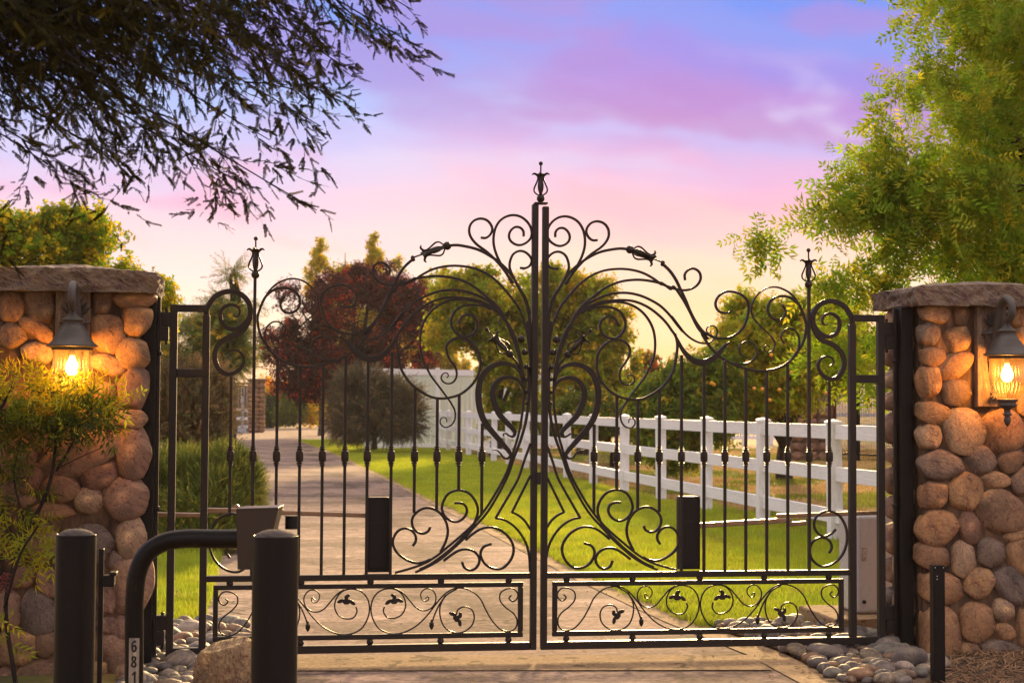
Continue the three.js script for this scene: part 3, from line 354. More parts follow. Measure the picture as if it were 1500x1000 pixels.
function stonePillar(sgn, label, list, x0, x1, px0, px1, seed) {
  const t = thing('stone_pillar', label, 'pillar'), r = rng(seed), zf = 0.15, zb = -0.32, cx = (x0 + x1) / 2;
  mesh('mortar_core', rbox(x1 - x0, 2.14, zf + 0.02 - zb, cx, 0.96, (zf + 0.02 + zb) / 2, 0.02), mortar, t);
  const put = (x, y, z, w, h, dpt, rot, tone, face) => { const ms = stoneMats[tone], m = mesh('stone', stoneGeos[Math.floor(r() * 7)], ms[Math.floor(r() * ms.length)], t, [x, y, z]); m.scale.set(w, h, dpt); m.rotation.order = 'YXZ'; m.rotation.set(0, face, rot); return m; };
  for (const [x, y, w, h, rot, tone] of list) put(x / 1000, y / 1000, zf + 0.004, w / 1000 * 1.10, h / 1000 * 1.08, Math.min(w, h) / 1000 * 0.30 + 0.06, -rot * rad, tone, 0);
  for (const [xf, fs, zs] of [[sgn < 0 ? x1 : x0, sgn < 0 ? 1 : -1, [-0.06, -0.22]], [sgn < 0 ? x0 : x1, sgn < 0 ? -1 : 1, [0.03, -0.18]]]) for (const z of zs) for (let y = 0.05; y < 2.02;) { const h = 0.1 + 0.15 * r(); put(xf, Math.min(y + h / 2, 2.02 - h / 2), z + 0.03 * (r() - 0.5), 0.17 + 0.07 * r(), h, 0.12 + 0.03 * r(), (r() - 0.5) * 0.3, Math.floor(r() * 4), fs * Math.PI / 2); y += h + 0.005; }
  for (let x = x0 + 0.12; x < x1; x += 0.2) for (let y = 0.05; y < 2.02;) { const h = 0.12 + 0.14 * r(); put(x, Math.min(y + h / 2, 2.02 - h / 2), zb, 0.19 + 0.04 * r(), h, 0.12, (r() - 0.5) * 0.4, Math.floor(r() * 4), Math.PI); y += h + 0.005; }
  const c = mesh('cap_stone', capStone(x1 - x0 + 0.17, zf - zb + 0.20, seed), capMat, t, [cx + (sgn < 0 ? 0.01 : 0.0), 2.066, (zf + zb) / 2 + 0.03]);
  mesh('mounting_board', rbox(px1 - px0, 0.62, 0.09, (px0 + px1) / 2, 1.745, zf + 0.02, 0.006), mat([0.42, 0.31, 0.22], 0.85, { map: speckle, bumpMap: roughBump, bumpScale: 0.003 }), t);
  return t;
}
stonePillar(-1, 'left river stone gate pillar, partly behind the leafy bush', STONES_L, -3.02, -2.205, -2.632, -2.455, 21);
stonePillar(1, 'right river stone gate pillar beside the thin black stake', STONES_R, 2.215, 3.04, 2.53, 2.71, 33);
function hingePost(sgn, label) {
  const t = thing('gate_post', label, 'gate post'), x = sgn < 0 ? -2.152 : 2.150;
  mesh('post', rbox(0.072, 2.06, 0.085, x, 0.98, 0.06, 0.004), blackPaint, t);
  mesh('edge_strip', rbox(0.02, 2.04, 0.022, x - sgn * 0.046, 0.985, 0.028, 0.003), iron, t);
  for (const v of [1.808, 0.158]) { const b = mesh('hinge', rbox(0.07, 0.078, 0.055, x - sgn * 0.062, v, 0.0, 0.004), iron, t); mesh('pin', lathe([[0, -0.03], [0.008, -0.03], [0.008, 0.16], [0.011, 0.165], [0, 0.172]], 10), iron, b, [x - sgn * 0.085, v - 0.03, 0]); }
  for (const v of [1.70, 0.86, 0.06]) mesh('bolt', join([sphere(0.016, x - sgn * 0.05, v, 0.03), new THREE.CylinderGeometry(0.01, 0.01, 0.05, 8).rotateZ(Math.PI / 2).translate(x - sgn * 0.04, v, 0.03)]), iron, t);
}
hingePost(-1, 'black steel hinge post against the left stone pillar');
hingePost(1, 'black steel hinge post against the right stone pillar');

// lanterns
const agedBronze = mat([0.075, 0.066, 0.060], 0.62, { metalness: 0.35, roughnessMap: ironRough, bumpMap: speckleBump, bumpScale: 0.001 });
agedBronze.roughness = 1;
const lampGlass = new THREE.MeshPhysicalMaterial({ transmission: 1, thickness: 0, roughness: 0.14, ior: 1.45, side: THREE.DoubleSide }); lampGlass.color.setRGB(1.0, 0.82, 0.52);
const bulbGlow = mat([1, 0.7, 0.35], 0.5); bulbGlow.emissive = new THREE.Color().setRGB(1.0, 0.55, 0.17); bulbGlow.emissiveIntensity = 14;
function flutedGlass() {
  const prof = [[0.098, 0], [0.097, -0.02], [0.094, -0.05], [0.096, -0.085], [0.104, -0.12], [0.107, -0.145], [0.100, -0.175], [0.083, -0.205], [0.064, -0.228], [0.052, -0.238]];
  const g = new THREE.LatheGeometry(prof.map(p => new THREE.Vector2(...p)), 168), p = g.attributes.position;
  for (let i = 0; i < p.count; i++) { const a = Math.atan2(p.getZ(i), p.getX(i)), k = 1 + 0.030 * Math.abs(Math.sin(a * 14)); p.setXYZ(i, p.getX(i) * k, p.getY(i), p.getZ(i) * k); }
  g.computeVertexNormals(); return g;
}
function lantern(label, x, y, z, wallZ) {                   // y: rim of the hood
  const t = thing('wall_lantern', label, 'lantern', [x, y, z]), w = wallZ - z;
  mesh('hood', lathe([[0.104, -0.022], [0.106, -0.010], [0.128, -0.004], [0.131, 0.002], [0.120, 0.010], [0.104, 0.026], [0.090, 0.050], [0.080, 0.074], [0.066, 0.088], [0.066, 0.092], [0.060, 0.094], [0.060, 0.104], [0.052, 0.106], [0.050, 0.128], [0.060, 0.131], [0.062, 0.137], [0.046, 0.146], [0.032, 0.154], [0.026, 0.160], [0.026, 0.166], [0, 0.168]], 36), agedBronze, t);
  mesh('glass', flutedGlass(), lampGlass, t, [0, -0.014, 0]);
  mesh('base', lathe([[0, -0.248], [0.05, -0.248], [0.058, -0.252], [0.058, -0.262], [0.048, -0.268], [0.050, -0.280], [0.056, -0.285], [0.046, -0.296], [0.024, -0.304], [0.018, -0.312], [0.018, -0.328], [0.026, -0.334], [0.022, -0.342], [0.014, -0.346], [0.019, -0.362], [0.020, -0.374], [0.014, -0.390], [0.004, -0.404], [0, -0.408]], 24), agedBronze, t);
  const arm = mesh('arm', tubeAlong([V3(0, 0.06, w + 0.05), V3(0, 0.10, w * 0.72), V3(0, 0.20, w * 0.55), V3(0, 0.285, w * 0.36), V3(0, 0.318, 0.01 + w * 0.08), V3(0, 0.292, 0.055), V3(0, 0.235, 0.068), V3(0, 0.198, 0.035), V3(0, 0.196, 0.0), V3(0, 0.160, 0)], [0.034, 0.034, 0.030, 0.026, 0.023, 0.022, 0.021, 0.019, 0.018, 0.018], 14, 60), agedBronze, t);
  mesh('volute', sphere(0.019, 0, 0.238, 0.025), agedBronze, arm);
  // wall plate: palmette above, tapering body, leaf at the foot
  const L = [];
  for (let k = -3; k <= 3; k++) { const a = k * 0.36; L.push(tubeAlong([V3(0, 0.16, 0), V3(Math.sin(a) * 0.05, 0.16 + Math.cos(a) * 0.06, 0.008), V3(Math.sin(a) * 0.085, 0.165 + Math.cos(a) * 0.095, 0.02)], [0.010, 0.014, 0.003], 6)); }
  const plate = mesh('wall_plate', join([lathe([[0, -0.20], [0.012, -0.2], [0.026, -0.14], [0.038, -0.02], [0.052, 0.08], [0.06, 0.12], [0.078, 0.124], [0.08, 0.134], [0.05, 0.14], [0.03, 0.17], [0, 0.175]], 20).scale(1, 1, 0.5), sphere(0.02, 0, -0.205, 0)]), agedBronze, t, [0, 0.0, w + 0.02]);
  mesh('palmette', join(L), agedBronze, plate, [0, 0, 0]);
  const F = []; for (let k = -2; k <= 2; k++) { const a = k * 0.5; F.push(tubeAlong([V3(0, -0.205, 0), V3(Math.sin(a) * 0.025, -0.225 - Math.cos(a) * 0.012, 0.012), V3(Math.sin(a) * 0.05, -0.215 - Math.cos(a) * 0.04, 0.02)], [0.008, 0.011, 0.002], 6)); }
  mesh('foot_leaf', join(F), agedBronze, plate);
  mesh('socket', lathe([[0, -0.05], [0.012, -0.05], [0.014, -0.02], [0.014, 0.02], [0, 0.02]], 12), agedBronze, t);
  mesh('bulb', lathe([[0, -0.155], [0.018, -0.150], [0.031, -0.132], [0.034, -0.112], [0.028, -0.088], [0.014, -0.062], [0.012, -0.05], [0, -0.05]], 20), bulbGlow, t);
  const lamp = new THREE.PointLight(new THREE.Color().setRGB(1, 0.43, 0.10), 0.42, 0, 2); lamp.position.set(x, y - 0.112, z); lamp.castShadow = true; lamp.shadow.radius = 1.6; scene.add(lamp);
}
lantern('lit bronze wall lantern on the left pillar, half hidden by bush leaves', -2.523, 1.722, 0.385, 0.215);
lantern('lit bronze wall lantern with fluted glass fully visible on the right pillar', 2.628, 1.730, 0.385, 0.215);

// bollards, stake, keypad stand, sensor
function bollard(label, p, r) {
  const t = thing('bollard', label, 'bollard', [p.x, 0, p.z], 'black pipe bollards by the keypad'), h = p.y;
  mesh('pipe', lathe([[r - 0.006, h - 0.01], [r - 0.004, h - 0.002], [r, h - 0.006], [r, -0.1]], 48), blackPaint, t);
  const g = new THREE.SphereGeometry(1, 40, 20, 0, Math.PI * 2, 0, Math.PI / 2), q = g.attributes.position;
  for (let i = 0; i < q.count; i++) { const k = 1 + 0.16 * (fbm3(q.getX(i) * 14, q.getY(i) * 14, q.getZ(i) * 14, 2, 3) - 0.5); q.setXYZ(i, q.getX(i) * (r - 0.006), h - 0.012 + q.getY(i) * 0.03 * k, q.getZ(i) * (r - 0.006)); }
  g.computeVertexNormals(); mesh('concrete_fill', g, mat([0.22, 0.19, 0.17], 0.95, { map: speckle, bumpMap: roughBump, bumpScale: 0.01 }), t);
}
bollard('black pipe bollard in front of the left stone pillar', at(111, 781, 6.3), 0.0765);
bollard('black pipe bollard just in front of the keypad box', at(403.5, 783, 5.6), 0.0785);
{
  const p = at(1373.5, 827, 8.3), t = thing('marker_stake', 'thin square black metal stake before the right stone pillar', 'post', [p.x, 0, p.z]);
  mesh('stake', rbox(0.062, p.y + 0.2, 0.05, 0, (p.y - 0.2) / 2, 0, 0.003), blackPaint, t);
  for (const [x, y] of [[-0.022, 0.012], [0.022, 0.012], [-0.012, 0.07], [-0.012, 0.055]]) mesh('rivet', sphere(0.0025, x, p.y - y, 0.0255, 6, 5), whiteVinyl, t);
}
{
  const A = at(197, 1100, 6), B = at(197, 900, 6), p = q => at(q[0], q[1], 6), t = thing('keypad_stand', 'black gooseneck keypad stand with house number strip and wedge shaped box', 'keypad');
  const path = [at(196, 1330, 6), at(196, 1100, 6), at(196, 950, 6), at(197, 870, 6), at(202, 836, 6), at(216, 809, 6), at(240, 794, 6), at(268, 789, 6), at(310, 789, 6), at(356, 789, 6)];
  path[0].set(path[1].x, 0, path[1].z);
  const tube = mesh('gooseneck', tubeAlong(path, [0.034], 18, 90), blackPaint, t); tube.geometry.attributes.position.needsUpdate = true;
  // wedge box
  const tanPaint = painted([0.05, 0.037, 0.028], 0.7, 0.3, { roughnessMap: ironRough, bumpMap: speckleBump, bumpScale: 0.0004 }), s = new THREE.Shape(); s.moveTo(0.002, 0.110); s.lineTo(0.148, 0.115); s.lineTo(0.098, -0.10); s.lineTo(0.010, -0.10); s.lineTo(0.002, 0.110);
  const bx = at(350, 789, 6), b = mesh('keypad_box', new THREE.ExtrudeGeometry(s, { depth: 0.13, bevelEnabled: true, bevelSize: 0.004, bevelThickness: 0.004, bevelSegments: 2 }).translate(0, 0, -0.065), tanPaint, t, [bx.x, bx.y - 0.002, bx.z]);
  b.rotation.y = -0.15;
  mesh('roof_plate', rbox(0.152, 0.008, 0.15, 0.0755, 0, -0.005, 0.002).rotateZ(0.035).translate(0, 0.113, 0), tanPaint, b);
  mesh('camera_knob', new THREE.CylinderGeometry(0.024, 0.024, 0.05, 16).translate(0.185, 0.06, -0.05), blackPlastic, b);
  // strip with the house number, reading downwards
  const n0 = at(195.5, 985, 5.962), strip = mesh('number_strip', rbox(0.037, 0.30, 0.004, 0, 0, 0, 0.001), mat([0.62, 0.56, 0.45], 0.6, { map: speckle }), t, [n0.x, n0.y - 0.025, n0.z]);
  strip.rotation.y = -0.15;
  const font = await new FontLoader().loadAsync('fonts/droid/droid_sans_bold.typeface.json');
  [...'681'].forEach((ch, i) => { const g = new TextGeometry(ch, { font, size: 0.042, depth: 0.0012, curveSegments: 8 }); g.computeBoundingBox(); const bb = g.boundingBox; g.translate(-(bb.min.x + bb.max.x) / 2, 0, 0); g.scale(0.72, 1, 1); mesh('digit', g, blackPlastic, strip, [0, 0.1 - i * 0.056, 0.0022]); });
}
{
  const p = at(156, 850, 7.2), t = thing('safety_sensor', 'small black sensor head on a thin post behind the left bollard', 'sensor', [p.x, 0, p.z]);
  mesh('post', rbox(0.022, p.y + 0.14, 0.022, -0.025, (p.y + 0.14) / 2, 0, 0.003), blackPaint, t);
  mesh('head', join([rbox(0.05, 0.05, 0.06, 0.01, p.y, 0, 0.006), rbox(0.03, 0.016, 0.08, 0.03, p.y + 0.032, 0.01, 0.003)]), blackPlastic, t);
}
{ // control cabinet behind the right leaf
  const t = thing('control_cabinet', 'grey gate control cabinet on a concrete pad behind the right leaf', 'cabinet', [2.36, 0, -1.0]);
  mesh('pad', rbox(0.66, 0.13, 0.7, -0.05, 0.055, 0, 0.015), concrete, t);
  const b = mesh('housing', rbox(0.34, 0.63, 0.34, 0, 0.435, 0, 0.03), mat([0.42, 0.42, 0.43], 0.5, { metalness: 0.0, roughnessMap: ironRough, bumpMap: speckleBump, bumpScale: 0.001 }), t); b.rotation.y = 0.0;
  mesh('label_sticker', rbox(0.035, 0.085, 0.002, -0.12, 0.50, 0.171, 0.001), mat([0.7, 0.68, 0.64], 0.5, { map: speckle }), t);
  mesh('lock', new THREE.CylinderGeometry(0.012, 0.012, 0.01, 12).rotateX(Math.PI / 2).translate(-0.12, 0.2, 0.173), blackPlastic, t);
}
// boulder
{
  const g = new THREE.IcosahedronGeometry(0.5, 12), p = g.attributes.position, uv = g.attributes.uv;
  for (let i = 0; i < p.count; i++) { let x = p.getX(i), y = p.getY(i), z = p.getZ(i); const a = fbm3(x * 2.2 + 4, y * 2.2, z * 2.2, 5, 2) - 0.5, b = fbm3(x * 7, y * 7, z * 7, 6, 4) - 0.5, c = Math.abs(fbm3(x * 4, y * 6 + 2, z * 4, 16, 3) - 0.5); const k = 1 + 0.5 * a + 0.13 * b + 0.10 * Math.min(c, 0.15); x *= k; y *= k; z *= k; y = Math.min(y, 0.42 + 0.18 * x + 0.05 * b); p.setXYZ(i, x, y, z); uv.setXY(i, x * 1.3 + z * 0.7, y * 1.3); }
  g.computeVertexNormals(); const c = at(331, 1000, 7.75);
  const b = mesh('boulder', g, mat([0.50, 0.33, 0.17], 0.9, { map: speckle, bumpMap: roughBump, bumpScale: 0.03 }), scene, [c.x + 0.02, 0.10, c.z]); b.scale.set(0.36, 0.46, 0.34); b.rotation.y = 0.4;
  b.name = 'boulder'; tag(b, 'large brown boulder standing behind the black bollard among pebbles', 'boulder');
}
// pebble beds
const cobbleGeos = [0, 1, 2, 3, 4].map(k => { const g = new THREE.SphereGeometry(0.5, 14, 10), p = g.attributes.position, uv = g.attributes.uv; for (let i = 0; i < p.count; i++) { const x = p.getX(i), y = p.getY(i), z = p.getZ(i), w = 1 + 0.36 * (fbm3(x * 2.2 + k * 7, y * 2.2, z * 2.2, 12, 2) - 0.5); p.setXYZ(i, x * w, y * w, z * w); uv.setXY(i, x * 0.8 + y * 0.4 + k * 0.3, z * 0.8 + y * 0.3); } g.computeVertexNormals(); return g; });
const cobbleMats = [[0.42, 0.38, 0.34], [0.36, 0.33, 0.31], [0.30, 0.27, 0.25], [0.50, 0.43, 0.36], [0.42, 0.30, 0.21], [0.62, 0.55, 0.48], [0.34, 0.35, 0.31], [0.22, 0.20, 0.20], [0.52, 0.33, 0.20], [0.46, 0.40, 0.30]].map(c => mat([c[0] * 0.85, c[1] * 0.82, c[2] * 0.78], 0.7, { map: speckle, bumpMap: speckleBump, bumpScale: 0.003 }));
function pebbleBed(pts, seed, label) {
  const bed = struct('pebble_bed', sheet(pts, 0.016), soil, label), r = rng(seed), placed = [];
  const inside = (x, z) => { let c = false; for (let i = 0, j = pts.length - 1; i < pts.length; j = i++) { const [a, b] = pts[i], [d, e] = pts[j]; if ((b > z) !== (e > z) && x < (d - a) * (z - b) / (e - b) + a) c = !c; } return c; };
  const bx = [Math.min(...pts.map(p => p[0])), Math.max(...pts.map(p => p[0])), Math.min(...pts.map(p => p[1])), Math.max(...pts.map(p => p[1]))];
  for (let n = 0; n < 9000 && placed.length < 290; n++) {
    const x = mix(bx[0], bx[1], r()), z = mix(bx[2], bx[3], r()), s = 0.035 + 0.12 * r() * r() + (n < 250 ? 0.045 : 0);
    if (!inside(x, z) || placed.some(q => Math.hypot(q[0] - x, q[1] - z) < (q[2] + s) * 0.41)) continue;
    placed.push([x, z, s]); const m = mesh('cobble', cobbleGeos[Math.floor(r() * 5)], cobbleMats[Math.floor(r() * 10)], bed, [x, 0.012 + s * 0.22 + 0.01 * r(), z]); m.scale.set(s * (1.1 + 0.35 * r()), s * (0.6 + 0.2 * r()), s * (0.9 + 0.2 * r())); m.rotation.set((r() - 0.5) * 0.5, r() * 6.3, (r() - 0.5) * 0.5);
  }
}
pebbleBed([[-2.2, -1.55], [-1.93, -1.55], [-1.64, -1.5], [-1.62, 1.1], [-2.25, 1.1]], 41, 'bed of grey river pebbles at the left gate post');
pebbleBed([[1.36, -1.22], [2.2, -1.1], [2.2, 0.32], [2.13, 0.62], [1.70, 1.1], [1.42, 1.05], [1.47, 0]], 42, 'bed of grey river pebbles at the right gate post');
// mulch before the right pillar
{
  struct('mulch_bed', sheet([[2.14, 0.62], [2.2, 0.1], [3.3, 0.1], [3.3, 3], [1.5, 3], [1.70, 1.1]], 0.015), soil, 'dark bark mulch bed before the right pillar');
  const r = rng(77), N = 2600, im = shade(new THREE.InstancedMesh(new THREE.BoxGeometry(1, 0.12, 0.16), mat([0.20, 0.13, 0.08], 0.95), N)), M = new THREE.Matrix4(), q = new THREE.Quaternion(), e = new THREE.Euler(), c = new THREE.Color();
  for (let i = 0; i < N; i++) { const x = 1.72 + 1.5 * r(), z = 0.15 + 1.5 * r(), ok = x > 2.2 - (z - 0.5) * 0.6; M.compose(V3(ok ? x : 2.5 + 0.5 * r(), 0.02 + 0.025 * r(), z), q.setFromEuler(e.set(r() - 0.5, r() * 6, (r() - 0.5) * 0.8)), V3(0.02 + 0.09 * r(), 0.03, 0.03)); im.setMatrixAt(i, M); const k = 0.5 + r(); im.setColorAt(i, c.setRGB(k, k * (0.85 + 0.1 * r()), k * 0.75)); }
  im.name = 'bark_mulch'; im.userData.kind = 'stuff'; im.userData.label = 'loose bark and straw mulch at the foot of the right pillar'; scene.add(im);
}

// ================================================================ FENCES AND FAR STRUCTURES
const railGeo = rbox(0.045, 0.15, 2.50, 0, 0, 0, 0.004), postGeo = rbox(0.135, 1.27, 0.135, 0, 0.635, 0, 0.006), capGeo = (() => { const g = new THREE.ConeGeometry(0.108, 0.03, 4).rotateY(Math.PI / 4).translate(0, 1.3, 0); return join([rbox(0.152, 0.03, 0.152, 0, 1.27, 0, 0.004), g]); })();
function railFence(label, list, group) {                     // posts at the points, three rails between each pair
  const t = thing('rail_fence', label, 'fence', [list[0][0], 0, list[0][1]], group), [ox, oz] = list[0];
  list.forEach(([x, z], i) => {
    const p = mesh('post', postGeo, whiteVinyl, t, [x - ox, 0, z - oz]); p.rotation.set(0.012 * Math.sin(i * 2.7), 0.02 * Math.sin(i * 1.9), 0.012 * Math.sin(i * 4.1)); mesh('post_cap', capGeo, whiteVinyl, p);
    if (i === list.length - 1) return;
    const [X, Z] = list[i + 1], l = Math.hypot(X - x, Z - z);
    for (const h of [1.175, 0.735, 0.295]) { const m = mesh('rail', railGeo, whiteVinyl, t, [(x + X) / 2 - ox, h, (z + Z) / 2 - oz]); m.rotation.y = Math.atan2(X - x, Z - z); m.scale.z = (l - 0.09) / 2.5; }
  });
  return t;
}
{ const L = []; for (let k = 0; k < 18; k++) L.push([4.46 - 0.008 * k, -2.45 - 2.485 * k]); railFence('long white three rail vinyl fence along the right side of the lawn', L); }
{ const L = []; for (let k = 0; k < 8; k++) { const p = at(1010 + 40 * k, 600, 62 + k * 0.6); L.push([p.x, p.z]); } railFence('second white rail fence far across the dry field', L); }
// pale green vinyl privacy fence
const paleVinyl = mat([0.56, 0.62, 0.53], 0.6), boardGeo = rbox(0.156, 2.5, 0.03, 0, 1.28, 0, 0.005);
function privacyFence(label, x, z, n, slope) {
  const t = thing('privacy_fence', label, 'fence', [x, 0, z]), W = 0.162, ang = Math.atan(slope);
  for (let k = 0; k < n; k++) mesh('board', boardGeo, paleVinyl, t, [k * W, 0, -k * W * slope]).rotation.y = ang;
  for (let k = 0; k < n; k += 15) mesh('post', rbox(0.14, 2.72, 0.14, 0, 1.36, 0, 0.006), whiteVinyl, t, [k * W, 0, -k * W * slope - 0.02]);
  const l = n * W * Math.hypot(1, slope);
  for (const [y, h] of [[2.56, 0.2], [0.10, 0.16]]) mesh('rail', rbox(l, h, 0.07, 0, 0, 0, 0.006), whiteVinyl, t, [n * W / 2 - 0.08, y, -n * W * slope / 2 + 0.03]).rotation.y = ang;
}
privacyFence('tall pale green board fence with white top rail beyond the lawn', 1.9, -44.6, 46, 0.35);
privacyFence('short stretch of pale board fence behind the brown shrub on the left', -8.2, -34.5, 22, 0.05);
// far end of the drive: stone gate pier, black and white rails, grey pole
{
  const p = at(375, 628, 86), t = thing('stone_pier', 'far stone pier at the end of the driveway', 'pillar', [p.x, 0, p.z]), r = rng(8);
  mesh('pier_core', rbox(0.78, 2.7, 0.78, 0, 1.35, 0, 0.02), mortar, t);
  for (const [f, n] of [[0, 0], [Math.PI / 2, 1], [-Math.PI / 2, 2]]) for (let y = 0.05; y < 2.65;) { const h = 0.16 + 0.14 * r(); for (const x of [-0.27, 0, 0.27]) { const m = mesh('stone', stoneGeos[Math.floor(r() * 7)], stoneMats[[0, 3, 1][Math.floor(r() * 3)]][0], t); m.position.set(f ? Math.sign(f) * 0.39 : x, y + h / 2, f ? x : 0.39); m.rotation.y = f; m.scale.set(0.25 + 0.04 * r(), h, 0.12); } y += h + 0.01; }
  mesh('cap_stone', rbox(0.98, 0.14, 0.98, 0, 2.76, 0, 0.03), capMat, t);
  const a = at(318, 628, 86), b = at(364, 628, 86); railFence('short white rail fence beside the far stone pier', [[a.x - 6, a.z], [a.x - 3, a.z], [a.x, a.z], [b.x, b.z]]);
  const q = at(354, 626, 84), g = thing('lamp_pole', 'slim grey pole before the far white rails', 'pole', [q.x, 0, q.z]); mesh('shaft', new THREE.CylinderGeometry(0.05, 0.09, 1.9, 10).translate(0, 0.95, 0), mat([0.3, 0.32, 0.36], 0.5), g); mesh('foot', new THREE.CylinderGeometry(0.2, 0.26, 0.3, 10).translate(0, 0.15, 0), mat([0.3, 0.32, 0.36], 0.5), g);
  const s = at(364, 626, 87), w = thing('gate_board', 'dark slatted gate panel behind the far white rails', 'gate', [s.x - 0.2, 0, s.z - 0.8]); mesh('frame', join([rbox(0.1, 2.6, 0.1, -0.55, 1.3, 0), rbox(0.1, 2.6, 0.1, 0.55, 1.3, 0), rbox(1.2, 0.1, 0.1, 0, 2.6, 0)]), blackPaint, w); for (let k = 0; k < 7; k++) mesh('slat', rbox(0.14, 2.5, 0.04, -0.45 + k * 0.15, 1.25, 0.02), mat([0.05, 0.05, 0.055], 0.7), w);
}
// iron fence with rusty posts and a stone pier beyond the citrus tree
{
  const A = at(1188, 655, 46), B = at(1330, 655, 42), n = 9, t = thing('iron_fence', 'dark iron fence with rusty posts beyond the citrus tree', 'fence', [A.x, 0, A.z]), d = B.clone().sub(A).setY(0), l = d.length(); d.normalize();
  const rust = mat([0.30, 0.12, 0.05], 0.9, { map: speckle }), ang = Math.atan2(-d.z, d.x);
  for (let k = 0; k <= 4; k++) { const m = mesh('post', rbox(0.11, 2.4, 0.11, 0, 1.2, 0, 0.004), k % 3 === 2 ? blackPaint : rust, t, [d.x * l * k / 4, 0, d.z * l * k / 4]); m.rotation.y = ang; }
  for (const y of [2.2, 2.0, 0.2]) { const m = mesh('rail', rbox(l, 0.05, 0.05, l / 2, y, 0, 0.004), blackPaint, t); m.rotation.y = ang; }
  for (let k = 1; k < 60; k++) mesh('picket', k > 1 ? t.children[t.children.length - 1].geometry : box(0.02, 2.2, 0.02, 0, 1.1, 0), blackPaint, t, [d.x * l * k / 60, 0, d.z * l * k / 60]);
  const p = at(1180, 652, 44), s = thing('field_stone_pier', 'rough stone pier at the end of the iron fence', 'pillar', [p.x, 0, p.z]), r = rng(18);
  mesh('pier_core', rbox(1.0, 1.9, 0.9, 0, 0.95, 0, 0.02), mortar, s);
  for (let y = 0.02; y < 1.9;) { const h = 0.2 + 0.16 * r(); for (const x of [-0.36, 0, 0.36]) { const m = mesh('stone', stoneGeos[Math.floor(r() * 7)], stoneMats[[2, 4, 1][Math.floor(r() * 3)]][0], s, [x, y + h / 2, 0.44]); m.scale.set(0.33, h, 0.16); } y += h + 0.01; }
}

// ================================================================ PLANTS
class Leaves {                                             // collects small folded leaves into one sprig
  constructor() { this.P = []; this.I = []; }
  leaf(o, dir, nrm, l, w, fold = 0.25, bend = 0.15) {
    const d = dir.clone().normalize(), s = d.clone().cross(nrm).normalize(), n = s.clone().cross(d).normalize(), b = this.P.length / 3;
    const pt = (t, x, z) => { const q = o.clone().addScaledVector(d, t * l).addScaledVector(s, x * w).addScaledVector(n, z * w - bend * l * t * t); this.P.push(q.x, q.y, q.z); };
    pt(0, 0, 0); pt(0.42, -0.5, fold); pt(0.45, 0, 0); pt(0.42, 0.5, fold); pt(1, 0, 0.1);
    this.I.push(b, b + 2, b + 1, b, b + 3, b + 2, b + 1, b + 2, b + 4, b + 2, b + 3, b + 4); return this;
  }
  stem(a, c, w) { const d = c.clone().sub(a), s = V3(d.z, 0.3 * d.x, -d.x).normalize().multiplyScalar(w / 2), b = this.P.length / 3, n = s.clone().cross(d).normalize().multiplyScalar(w / 2); for (const q of [a.clone().add(s), a.clone().sub(s), a.clone().add(n), c]) this.P.push(q.x, q.y, q.z); this.I.push(b, b + 1, b + 3, b + 1, b + 2, b + 3, b + 2, b, b + 3); return this; }
  geo() { const g = new THREE.BufferGeometry(); g.setAttribute('position', new THREE.Float32BufferAttribute(this.P, 3)); g.setIndex(this.I); const q = g.toNonIndexed(); q.computeVertexNormals(); return q; }
}
const rv = (r, k = 1) => V3(r() - 0.5, r() - 0.5, r() - 0.5).multiplyScalar(2 * k);
function broadSprig(seed, n, size, leaf, aspect) { const r = rng(seed), L = new Leaves(); for (let k = 0; k < n; k++) { const t = k / n, o = V3((r() - 0.5) * size * 0.4, t * size, (r() - 0.5) * size * 0.4), a = k * 2.4; L.leaf(o, V3(Math.cos(a), 0.25 + 0.5 * r() - 0.3, Math.sin(a)), V3(0, 1, 0).add(rv(r, 0.7)), leaf * (0.7 + 0.6 * r()), leaf * aspect * (0.8 + 0.4 * r())); } return L.geo(); }
function pinnateSprig(seed, pairs, len, leaf, aspect, droop) { const r = rng(seed), L = new Leaves(), P = t => V3(0, len * t, -droop * len * t * t); L.stem(P(0), P(0.5), len * 0.012).stem(P(0.5), P(1), len * 0.01); for (let k = 1; k <= pairs; k++) { const t = k / pairs; for (const s of [-1, 1]) L.leaf(P(t * 0.95), V3(s * 0.9, 0.55, -0.25 - droop * t + 0.3 * (r() - 0.5)), V3(0, 0.2, 1).add(rv(r, 0.3)), leaf * (0.8 + 0.4 * r()), leaf * aspect, 0.2, 0.3 + 0.3 * droop); } L.leaf(P(1), V3(0, 1, -2 * droop), V3(0, 0.2, 1), leaf, leaf * aspect); return L.geo(); }
function spikeSprig(seed, n, len, leaf, aspect, spread = 0.8) { const r = rng(seed), L = new Leaves(); L.stem(V3(0, 0, 0), V3(0, len, 0), len * 0.03); for (let k = 0; k < n; k++) { const t = (k + r()) / n, a = k * 2.4 + r(); L.leaf(V3(0, t * len, 0), V3(Math.cos(a) * spread, 0.9, Math.sin(a) * spread), V3(-Math.cos(a), 0.6, -Math.sin(a)), leaf * (1.15 - 0.5 * t), leaf * aspect, 0.1, 0.05); } return L.geo(); }
function needleTwig(seed, len, leaf) { const r = rng(seed), L = new Leaves(), n = Math.round(len / 0.0042); L.stem(V3(0, 0, 0), V3(0, len, -len * 0.1), 0.003); for (let k = 0; k < n; k++) { const t = k / n; for (const s of [-1, 1]) L.leaf(V3(0, t * len, -len * 0.1 * t * t), V3(s * (0.75 + 0.2 * r()), 0.75, (r() - 0.5) * 0.6), V3(0, 0, 1), leaf * (0.75 + 0.4 * r()) * (1.1 - 0.5 * t), leaf * 0.34, 0, 0.1); } return L.geo(); }
